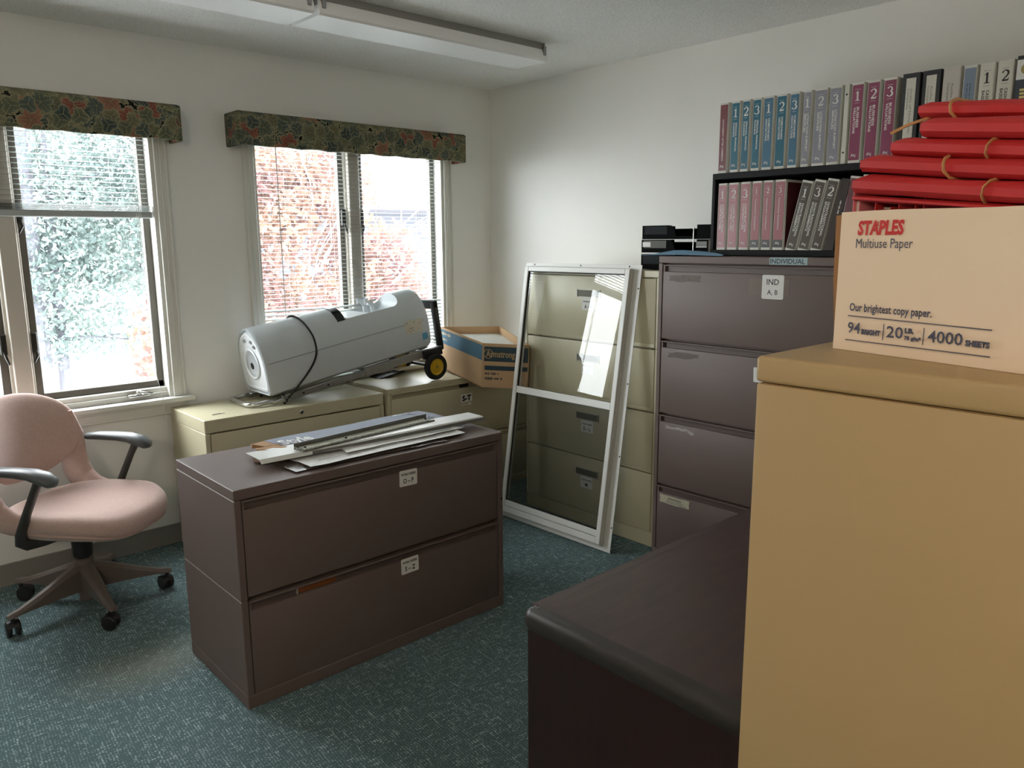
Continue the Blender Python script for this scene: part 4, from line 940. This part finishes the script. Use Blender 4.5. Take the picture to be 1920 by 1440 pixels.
for i, d in enumerate('123'):
    up(11+i, '%s of the three plum binders on the upper shelf' % ['leftmost','middle','rightmost'][i], plum, dig=d, lines=[('BUSINESS',.005,.196,.072,.0125),('VALUATIONS',-.0065,.196,.092,.0125)])
blkv = mat('charcoal_vinyl_binder', srgb(40,42,45), .4); cream = S(206,204,192); offg = S(186,180,172); steel = S(116,128,144)
for i in (14,15):
    up(i, ['charcoal binder with white spine label next to the plum binders','charcoal binder with white spine label next to the beige-grey binder'][i-14], cream, shell=blkv, plate=(.01,HU-.012,.016), mark=False, ink=mat('pale_print', srgb(150,146,138), .6), lines=[('Audits of Nonpublic',.003,.235,.15,.0095),('Companies',-.007,.235,.07,.0095)], dh=.004)
up(16, 'beige-grey binder between charcoal and steel blue binders', offg, shell=mat('greige_vinyl', srgb(188,182,174), .4), mark=False, ink=mat('grey_print', srgb(128,122,116), .6), lines=[('Audits of Nonprofit',.004,.235,.15,.0105),('Companies',-.008,.235,.07,.0105)], dh=.004)
up(17, 'steel blue spine binder left of the cream binders', steel, mark=False, ink=mat('dark_blue_print', srgb(70,82,104), .6), lines=[('#2',.003,.225,.11,.007),('#3',-.006,.225,.09,.007)])
for i, d in enumerate('12'):
    up(18+i, ['cream binder with a large black one beside the steel blue binder','cream binder with a large black two beside the gold-sealed binder'][i], cream, dig=d, ink=inkd_m, lines=[('CASH, TAX, AND OTHER',.006,.196,.150,.0125),('BASES OF ACCOUNTING',-.007,.196,.145,.0125)], shell=mat('cream_vinyl', srgb(204,202,192), .4))
t_ = up(20, 'dark binder with gold seal at the right end of the upper shelf', S(226,226,222), shell=blkv, plate=(.008,HU-.006,.0265), mark=False, dh=.006)
part('dark_band', MB().box((-.0265,-.0022,.115),(.0265,-.001,.215),.0003), S(52,58,66), t_)
part('gold_seal', MB().cyl((0.002,-.0005,.246),(0.002,-.0022,.246),.0165,24), mat('dull_gold', srgb(150,134,84), .4, .3), t_)
q = MB()
for k in range(4): q.box((-.012,-.0034,.180-k*.011),(.012+.004*(k%2),-.0021,.187-k*.011))
part('gold_print', q, mat('pale_gold_print', srgb(206,184,120), .4), t_)
ZL, HL = 1.4055, .274
G2 = 'binders on the lower bookcase shelf'
Lw = [(-1.907,-1.954),(-1.958,-2.008),(-2.013,-2.062),(-2.066,-2.112),(-2.116,-2.162),(-2.167,-2.217)]
for i, d in enumerate('123'):
    binder(['rose binder at the left end of the lower shelf','rose binder second from the left end of the lower shelf','rose binder with a large white three, third on the lower shelf'][i], *Lw[i], ZL, HL, rose, dig=d, lines=[('CONSTRUCTION',.005,.188,.115,.0125),('CONTRACTORS',-.006,.188,.105,.0125)], group=G2, side=maroon)
foot_m = S(72,72,74)
for i, d in enumerate('123'):
    binder('%s of the three rose binders with grey foot bands' % ['leftmost','middle','rightmost'][i], *Lw[3+i], ZL, HL, S(156,98,106), dig=d, small=.020, foot=foot_m, lines=[('Construction Contractors',-.001,.205,.125,.0095)], group=G2, side=S(84,34,38))
for (yb, d, ln) in ((-2.222,'1',12.5),(-2.2745,'3',12.3),(-2.327,'2',12.0)):
    binder({'1':'brown leaning binder with a large white one, against the rose row','3':'brown leaning binder with a large white three, middle of its row','2':'brown leaning binder with a large white two, glare on its spine'}[d], yb, yb-.050, ZL+.001, HL, brown, dig=d, lines=[('NONTRADITIONAL',.005,.188,.130,.012),('ENGAGEMENTS',-.006,.188,.110,.012)], group=G2, lean=ln)
binder('dark brown leaning binder last of the brown row', -2.381, -2.424, ZL+.001, HL-.004, S(54,44,40), shell=mat('dark_brown_vinyl', srgb(48,40,36), .4), group=G2, lean=11.8, lines=[('#1',0,.19,.05,.010)], mark=False)
binder('maroon binder leaning behind the left edge of the paper box', -2.428, -2.478, ZL+.001, HL, S(104,66,72), group=G2, lean=8.5, foot=foot_m)
binder('pale maroon binder hidden mostly by the red folders', -2.484, -2.530, ZL+.001, HL, S(104,66,72), group=G2, lean=6.5)
# ================================================================ PAPER BOX WITH RED FOLDERS
boxm = mat('cream_printed_cardboard', srgb(236,215,192), .75, var=.02, vscale=5, bump=.05, bscale=200); kraft = mat('kraft_cardboard', srgb(150,106,66), .85)
ub = Vector((-.237,-.9715,0)); BM = basis((-2.201,-3.294,1.2905), ub, (0,0,1))     # local x along the face, y up, z towards the camera side
PB = thing('paper_box', 'open cream paper box full of red file pockets on the tan cabinet', 'carton', M=BM)
L_, Hb, Db = .430, .195, .285
def pb(n, a, b_, m): return part(n, MB().box(a, b_, .0012), m, PB)
fw = MB(); rows = []
for i in range(11):
    f = i/10; bl_ = .004*math.sin(f*3.14); rows.append([(L_*f,0,0),(L_*f,Hb*.5,bl_*.6),(L_*f,Hb+.001*math.sin(f*9),bl_),(L_*f,Hb+.001*math.sin(f*9),bl_-.005),(L_*f,Hb*.5,bl_*.6-.005),(L_*f,0,-.005)])
FW = part('front_panel', fw.loft(rows, True), boxm, PB, ang=60)
pb('back_panel', (0,0,-Db),(L_,Hb,-Db+.005), boxm); pb('end_panel', (0.0,0,-Db),(.005,Hb-.004,-.005), kraft); pb('end_panel', (L_-.005,0,-Db),(L_,Hb,-.005), kraft); pb('bottom_panel', (0,0,-Db),(L_,.004,0), kraft)
fl = MB(); fl.loft([[(-.001,Hb-.003,z),(-.014,Hb-.004,z),(-.012,.10,z),(-.003,.004,z),(-.0005,.004,z)] for z in (-.006,-.20)], True); part('end_flap', fl, kraft, PB)
def zf(u): return .0016 + .004*math.sin(u/L_*3.14)
def tx(s, u0, z0, wd, sz, bold): return (text_mesh(s, sz, bold, wd), T((u0,z0,zf(u0)+.0006)))
red_i = mat('red_print', srgb(196,42,40), .6); nav_i = mat('grey_navy_print', srgb(70,72,92), .6)
q = text_mesh('STAPLES', .0255, .0011, .070); part('lettering', merge([(q, T((.031,.164,zf(.06)+.0006)) @ Matrix(((1,.06,0,0),(0,1,0,0),(0,0,1,0),(0,0,0,1)))), (stroke_mesh([([(.0625,.1745),(.0625,.181)],.0016)]), T((0,0,zf(.06)+.0008)))]), red_i, FW, ang=0)
ln = lambda a, b_, w_: stroke_mesh([([a, ((a[0]+b_[0])/2,(a[1]+b_[1])/2), b_], w_)])
def line(a, b_, w_=.0013): return (ln(a, b_, w_), T((0,0,zf(.12)*1.05+.0006)))
part('lettering', merge([tx('Multiuse Paper',.0293,.1455,.086,.0185,0), tx('Our brightest copy paper.',.026,.0575,.124,.0155,.0003), line((.026,.0505),(.2296,.0487)), line((.0244,.016),(.2304,.0163)),
    tx('94',.0253,.0262,.0205,.0215,.0003), tx('BRIGHT',.0485,.0262,.030,.0095,.0006), line((.0838,.021),(.0843,.0435)), tx('20',.0885,.0262,.0245,.0215,.0003), tx('LB.',.1155,.0345,.0135,.0085,.0006), tx('75 g/m²',.1155,.0255,.024,.0065,.0005), line((.1425,.021),(.143,.0435)), tx('4000',.1490,.0262,.046,.0215,.0003), tx('SHEETS',.1985,.0268,.0305,.0095,.0006)]), nav_i, FW, ang=0)
redm = mat('red_pressboard', srgb(188,42,44), .6, var=.05, vscale=7, bump=.08, bscale=120); red2 = mat('dark_red_pressboard', srgb(150,22,32), .7); pinkp = mat('pink_folder', srgb(222,128,134), .7); band_m = mat('tan_rubber', srgb(186,140,92), .6)
def pl(x0, th, lean, m, label, top, name='file_pocket', group='red file pockets standing in the paper box'):
    M = BM @ T((x0,.0045,-.012)) @ Matrix.Rotation(R(lean), 4, 'Z')
    t = thing(name, label, 'folder', M=M, group=group)
    part('cover', MB().box((0,0,-.25),(.0014,top,0),.0004), m, t); part('cover', MB().box((th,0,-.25),(th+.0014,top-.006,0),.0004), m, t)
    g = MB(); z_ = [(0.0014,0),(th*.33,-.012),(th*.5,-.002),(th*.67,-.012),(th,0)]
    g.loft([[(p[0],yy,p[1]-.002) for p in z_]+[(p[0],yy,p[1]-.003) for p in z_[::-1]] for yy in (.002, top-.010)], True); part('gusset', g, red2 if m is not pinkp else pinkp, t)
    part('papers', MB().box((.003,.002,-.24),(th-.001,top-.018+.012*math.sin(x0*40),-.016)), page_m, t)
pl(.010,.010,0,pinkp,'pink folder standing at the left end of the paper box',.212,group=None) if False else None
t = thing('file_folder', 'pink folder standing at the left end of the paper box', 'folder', M=BM @ T((.0075,.0045,-.012)))
part('cover', MB().box((0,0,-.25),(.0014,.222,0),.0004), pinkp, t); part('cover', MB().box((.010,0,-.25),(.0114,.214,0),.0004), pinkp, t); part('papers', MB().box((.002,.002,-.24),(.0095,.206,-.006)), page_m, t)
for k in range(11): pl(.026+k*.034, .024, -5-k*.6, redm, '%s red file pocket from the left end of the cream paper box' % 'first second third fourth fifth sixth seventh eighth ninth tenth eleventh'.split()[k], .205+.006*((k*7)%3)-.002*k)
def folder(label, u0, z0, u1, z1, th, dz, ln_, bands, seed):
    """red pocket lying flat, its folded edge towards the camera, tied with rubber bands"""
    a = math.atan2(z1-z0, u1-u0); M = BM @ T((u0,z0,dz)) @ Matrix.Rotation(a, 4, 'Z')
    t = thing('red_folder', label, 'folder', M=M, group='red folders stacked on the paper box')
    rr = random.Random(seed)
    def sec(x):
        e = min(1, x/.012, (ln_-x)/.012); e = .55+.45*max(0,e)
        w_ = .0015*math.sin(x*25+seed)
        return [(x,-th/2,-.245),(x,-th/2+w_,-.02),(x,-th*.46,-.006),(x,-th*.22*1,0.0+.002*e),(x,th*.15,.003*e),(x,th*.40*e,-.003),(x,th/2*e+w_,-.018),(x,th/2+.001,-.245)]
    part('cover', MB().loft([sec(x) for x in (0,.006,.014,.05,.1,.15,.2,.25,.3,ln_-.012,ln_)], True), redm, t, ang=40)
    part('papers', MB().box((.012,-th*.30,-.262),(ln_-.012,th*.30,-.244)), page_m, t)
    for (bx_, sk) in bands:
        o = .0016; P = [(bx_-sk,-th/2-o,-.15),(bx_-sk*.5,-th/2-o,-.03),(bx_,-th*.46-o,-.006),(bx_+sk*.1,-th*.2,.004+o),(bx_+sk*.2,th*.15,.0045+o),(bx_+sk*.35,th*.42,-.002+o),(bx_+sk*.6,th/2+o+.001,-.018),(bx_+sk*1.3,th/2+.001+o,-.15),(bx_+sk*1.6,th/2+.001+o,-.252),(bx_,0,-.266),(bx_-sk*1.4,-th/2-o,-.250)]
        part('rubber_band', MB().tube(P, .0024, 6, closed=True, sq=.5), band_m, t, ang=60)
    return t
folder('red folder lowest in the stack resting on the paper box rim', .0180,.2335,.2458,.2091,.026, .004, .345, [(.185,.012)], 1)
folder('thin red folder wedged under the lowest banded folder', .0130,.2150,.2458,.1905,.009, -.004, .340, [], 9)
folder('second red folder from the bottom of the banded stack', .0255,.2605,.2444,.2342,.024, .000, .340, [(.128,-.020)], 2)
folder('middle red folder of the banded stack', .0620,.2805,.2420,.2571,.025, -.012, .330, [(.132,.006)], 3)
folder('red folder second from the top, set back to the right', .1040,.3005,.2401,.2828,.026, -.010, .300, [(.162,-.010)], 4)
t = folder('topmost red folder tilted with two rubber bands', .0680,.3300,.2383,.3070,.022, -.055, .330, [(.052,-.022),(.165,.014)], 5)
part('rubber_band', MB().tube([(.012,-.010,-.010),(.002,-.022,.02),(-.010,-.034,.035)], .0024, 6, sq=.5), band_m, t, ang=60)
# ================================================================ OUTSIDE
snow_m = mat('pale_ground', srgb(222,222,220), .9, var=.06, vscale=.4)
g = struct('ground', MB().box((-40,.4,-3.3),(60,80,-3.2)), snow_m)
bark_m = mat('grey_bark', srgb(92,92,100), .9, var=.2, vscale=3, stretch=(1,1,.2)); bark2_m = mat('pale_branch_bark', srgb(206,202,198), .9)
def leaves(n, blobs, size, seed, droop=0):
    g_ = np.random.default_rng(seed); per = np.array([b_[6] for b_ in blobs], float); per /= per.sum()
    k = g_.choice(len(blobs), n, p=per); B = np.array([b_[:6] for b_ in blobs])[k]
    d = g_.normal(size=(n,3)); d /= np.linalg.norm(d, axis=1)[:,None]; r = g_.random(n)**.45
    c = B[:,:3] + d*B[:,3:6]*r[:,None]
    a = g_.normal(size=(n,3)); a /= np.linalg.norm(a, axis=1)[:,None]
    if droop: a[:,2] -= droop; a /= np.linalg.norm(a, axis=1)[:,None]
    b_ = np.cross(a, g_.normal(size=(n,3))); b_ /= np.linalg.norm(b_, axis=1)[:,None]
    s = size*(.6+.8*g_.random(n))[:,None]
    V = np.stack([c-a*s, c+b_*s*.45, c+a*s, c-b_*s*.45], 1).reshape(-1,3)
    me = bpy.data.meshes.new('foliage'); me.vertices.add(4*n); me.vertices.foreach_set('co', V.ravel())
    me.loops.add(4*n); me.loops.foreach_set('vertex_index', np.arange(4*n)); me.polygons.add(n); me.polygons.foreach_set('loop_start', np.arange(n)*4); me.update(); me.validate()
    return me
def branches(b, p, d, r, depth, rr, spread=.6):
    q = p + d; mid = (p+q)/2 + Vector((rr.uniform(-.06,.06),rr.uniform(-.06,.06),rr.uniform(-.03,.06)))*d.length
    b.tube([p, mid, q], [r, r*.8, r*.6], 6)
    if depth:
        for k in range(rr.choice((2,3))):
            dd = (d.normalized() + Vector((rr.uniform(-1,1),rr.uniform(-.6,.6),rr.uniform(-.35,.8)))*spread).normalized()*d.length*rr.uniform(.6,.85)
            branches(b, q if k else mid, dd, r*.6, depth-1, rr, spread)
LV_E = leaf_mat('grey_green_needles', srgb(104,118,116), srgb(130,142,138), .5); LV_M = leaf_mat('russet_leaves', srgb(104,80,80), srgb(130,106,92), .45); LV_P = leaf_mat('pale_shrub_leaves', srgb(140,150,136), srgb(180,176,160))
def tree(name, label, trunks, rb, blobs, n, size, lm, bm_, seed, droop=0):
    t = thing(name, label, 'tree', (trunks[0][0][0], trunks[0][0][1], -3.2))
    for (x, y, ht, r, lx) in [(a[0][0],a[0][1],a[1],a[2],a[3]) for a in trunks]:
        part('trunk', MB().tube([(x,y,-3.25),(x+lx*.3,y,-3.2+ht*.35),(x+lx*.6,y,-3.2+ht*.7),(x+lx,y,-3.2+ht)], [r*1.15,r,r*.8,r*.3], 10), bm_, t, world=True)
    if rb:
        b = MB(); rr = random.Random(seed)
        for (p, d, r, dep) in rb: branches(b, Vector(p), Vector(d), r, dep, rr)
        part('branches', b, bm_ if bm_ is not bark_m else bark_m, t, world=True, stuff=True)
    me = leaves(n, blobs, size, seed, droop); me.materials.append(lm); o = link('foliage', me, None, t, XF[t.name].inverted()); o['kind'] = 'stuff'
    return t
E_ = [(.2,9.5,3.6,3.2,1.6,2.0,3),(-1.2,9.3,2.0,1.8,1.2,1.6,1.6),(.9,9.2,1.9,1.7,1.2,1.2,1.6),(-.2,9,1.0,1.6,.9,.7,.7),(-.3,9,.1,1.2,.6,.5,.34),(-3.6,10,2.2,2.2,1.5,2.6,1.4),(-.4,10,6.4,3.6,1.6,2.4,2.2),(3.6,10.5,5.4,1.8,1.2,2.2,.7),(.2,8.8,-.9,.7,.5,.3,.09)]
tree('evergreen_tree', 'grey-green evergreen tree filling the view through the left window', [((-.86,9.0),8,.15,.2),((-.52,9.1),7,.085,.1)],
    [((-.7,9,.6),(1.6,0,.5),.035,3),((-.8,9,1.4),(-1.3,0,.4),.03,3),((-.5,9,1.9),(1.2,0,.8),.03,3),((-.6,9,.1),(1.1,-.2,-.1),.02,2)], E_, 70000, .048, LV_E, bark_m, 11, .2)
M_ = [(1.4,7,1.6,1.1,.9,1.3,2),(2.6,7.3,2.3,1.2,.9,1.0,1.5),(3.6,7.2,1.1,1.0,.8,.8,1.1),(2.2,6.8,.5,1.4,.8,.5,.8),(4.4,7.5,.5,1.0,.8,.5,.7),(3.3,7,-.3,1.4,.7,.35,.35),(.6,7.4,.1,.7,.6,.8,.4)]
tree('maple_tree', 'bare-limbed maple with russet leaves outside the right window', [((1.5,7.4),5.6,.09,.9)],
    [((1.6,7.3,-.6),(1.3,0,1.2),.055,4),((1.8,7.3,0),(-.4,0,1.4),.05,4),((2.0,7.3,.6),(1.5,0,.9),.045,4),((1.7,7.3,.2),(2.0,0,.2),.04,3)], M_, 11000, .068, LV_M, bark2_m, 23)
P_ = [(.8,12,-1.6,1.0,.8,.7,1),(1.8,12.5,-1.9,.9,.7,.6,.7)]
tree('shrub', 'pale shrub low behind the evergreen trunks', [((1.2,12.2),1.6,.04,.1)], [((1.2,12.2,-2.4),(.4,0,.7),.02,3),((1.2,12.2,-2.2),(-.4,0,.6),.02,3)], P_, 2200, .07, LV_P, bark2_m, 31)
side_m = mat('pale_grey_siding', srgb(60,62,70), .8); roof_m = mat('grey_roof', srgb(44,44,50), .9); winf_m = mat('house_window', srgb(40,48,54), .3)
HS = thing('house', 'pale grey neighbouring house beyond the maple', 'house', (16,27,-3.2))
b = MB(); b.box((-5,0,0),(5,8,6.2)); part('walls', b, side_m, HS)
b = MB()
for k in range(26): b.box((-5.02,-.03,.2+k*.23),(5.02,0,.215+k*.23))
part('siding_board', b, side_m, HS, stuff=True)
part('roof', MB().loft([[(-5.5,-.6,6.1),(-5.5,4,8.6),(-5.5,8.6,6.1),(-5.5,8.6,5.95),(-5.5,-.6,5.95)],[(5.5,-.6,6.1),(5.5,4,8.6),(5.5,8.6,6.1),(5.5,8.6,5.95),(5.5,-.6,5.95)]], True), roof_m, HS)
for xx, zz in ((-.2,3.3),(2.2,3.3),(-3,3.3)):
    o = part('house_window', MB().box((xx-.5,-.06,zz),(xx+.5,-.01,zz+1.3),.01), trim_m, HS)
    for s in (-1,1): part('house_pane', MB().box((xx+s*.23-.19,-.08,zz+.08),(xx+s*.23+.19,-.05,zz+1.2)), winf_m, o)
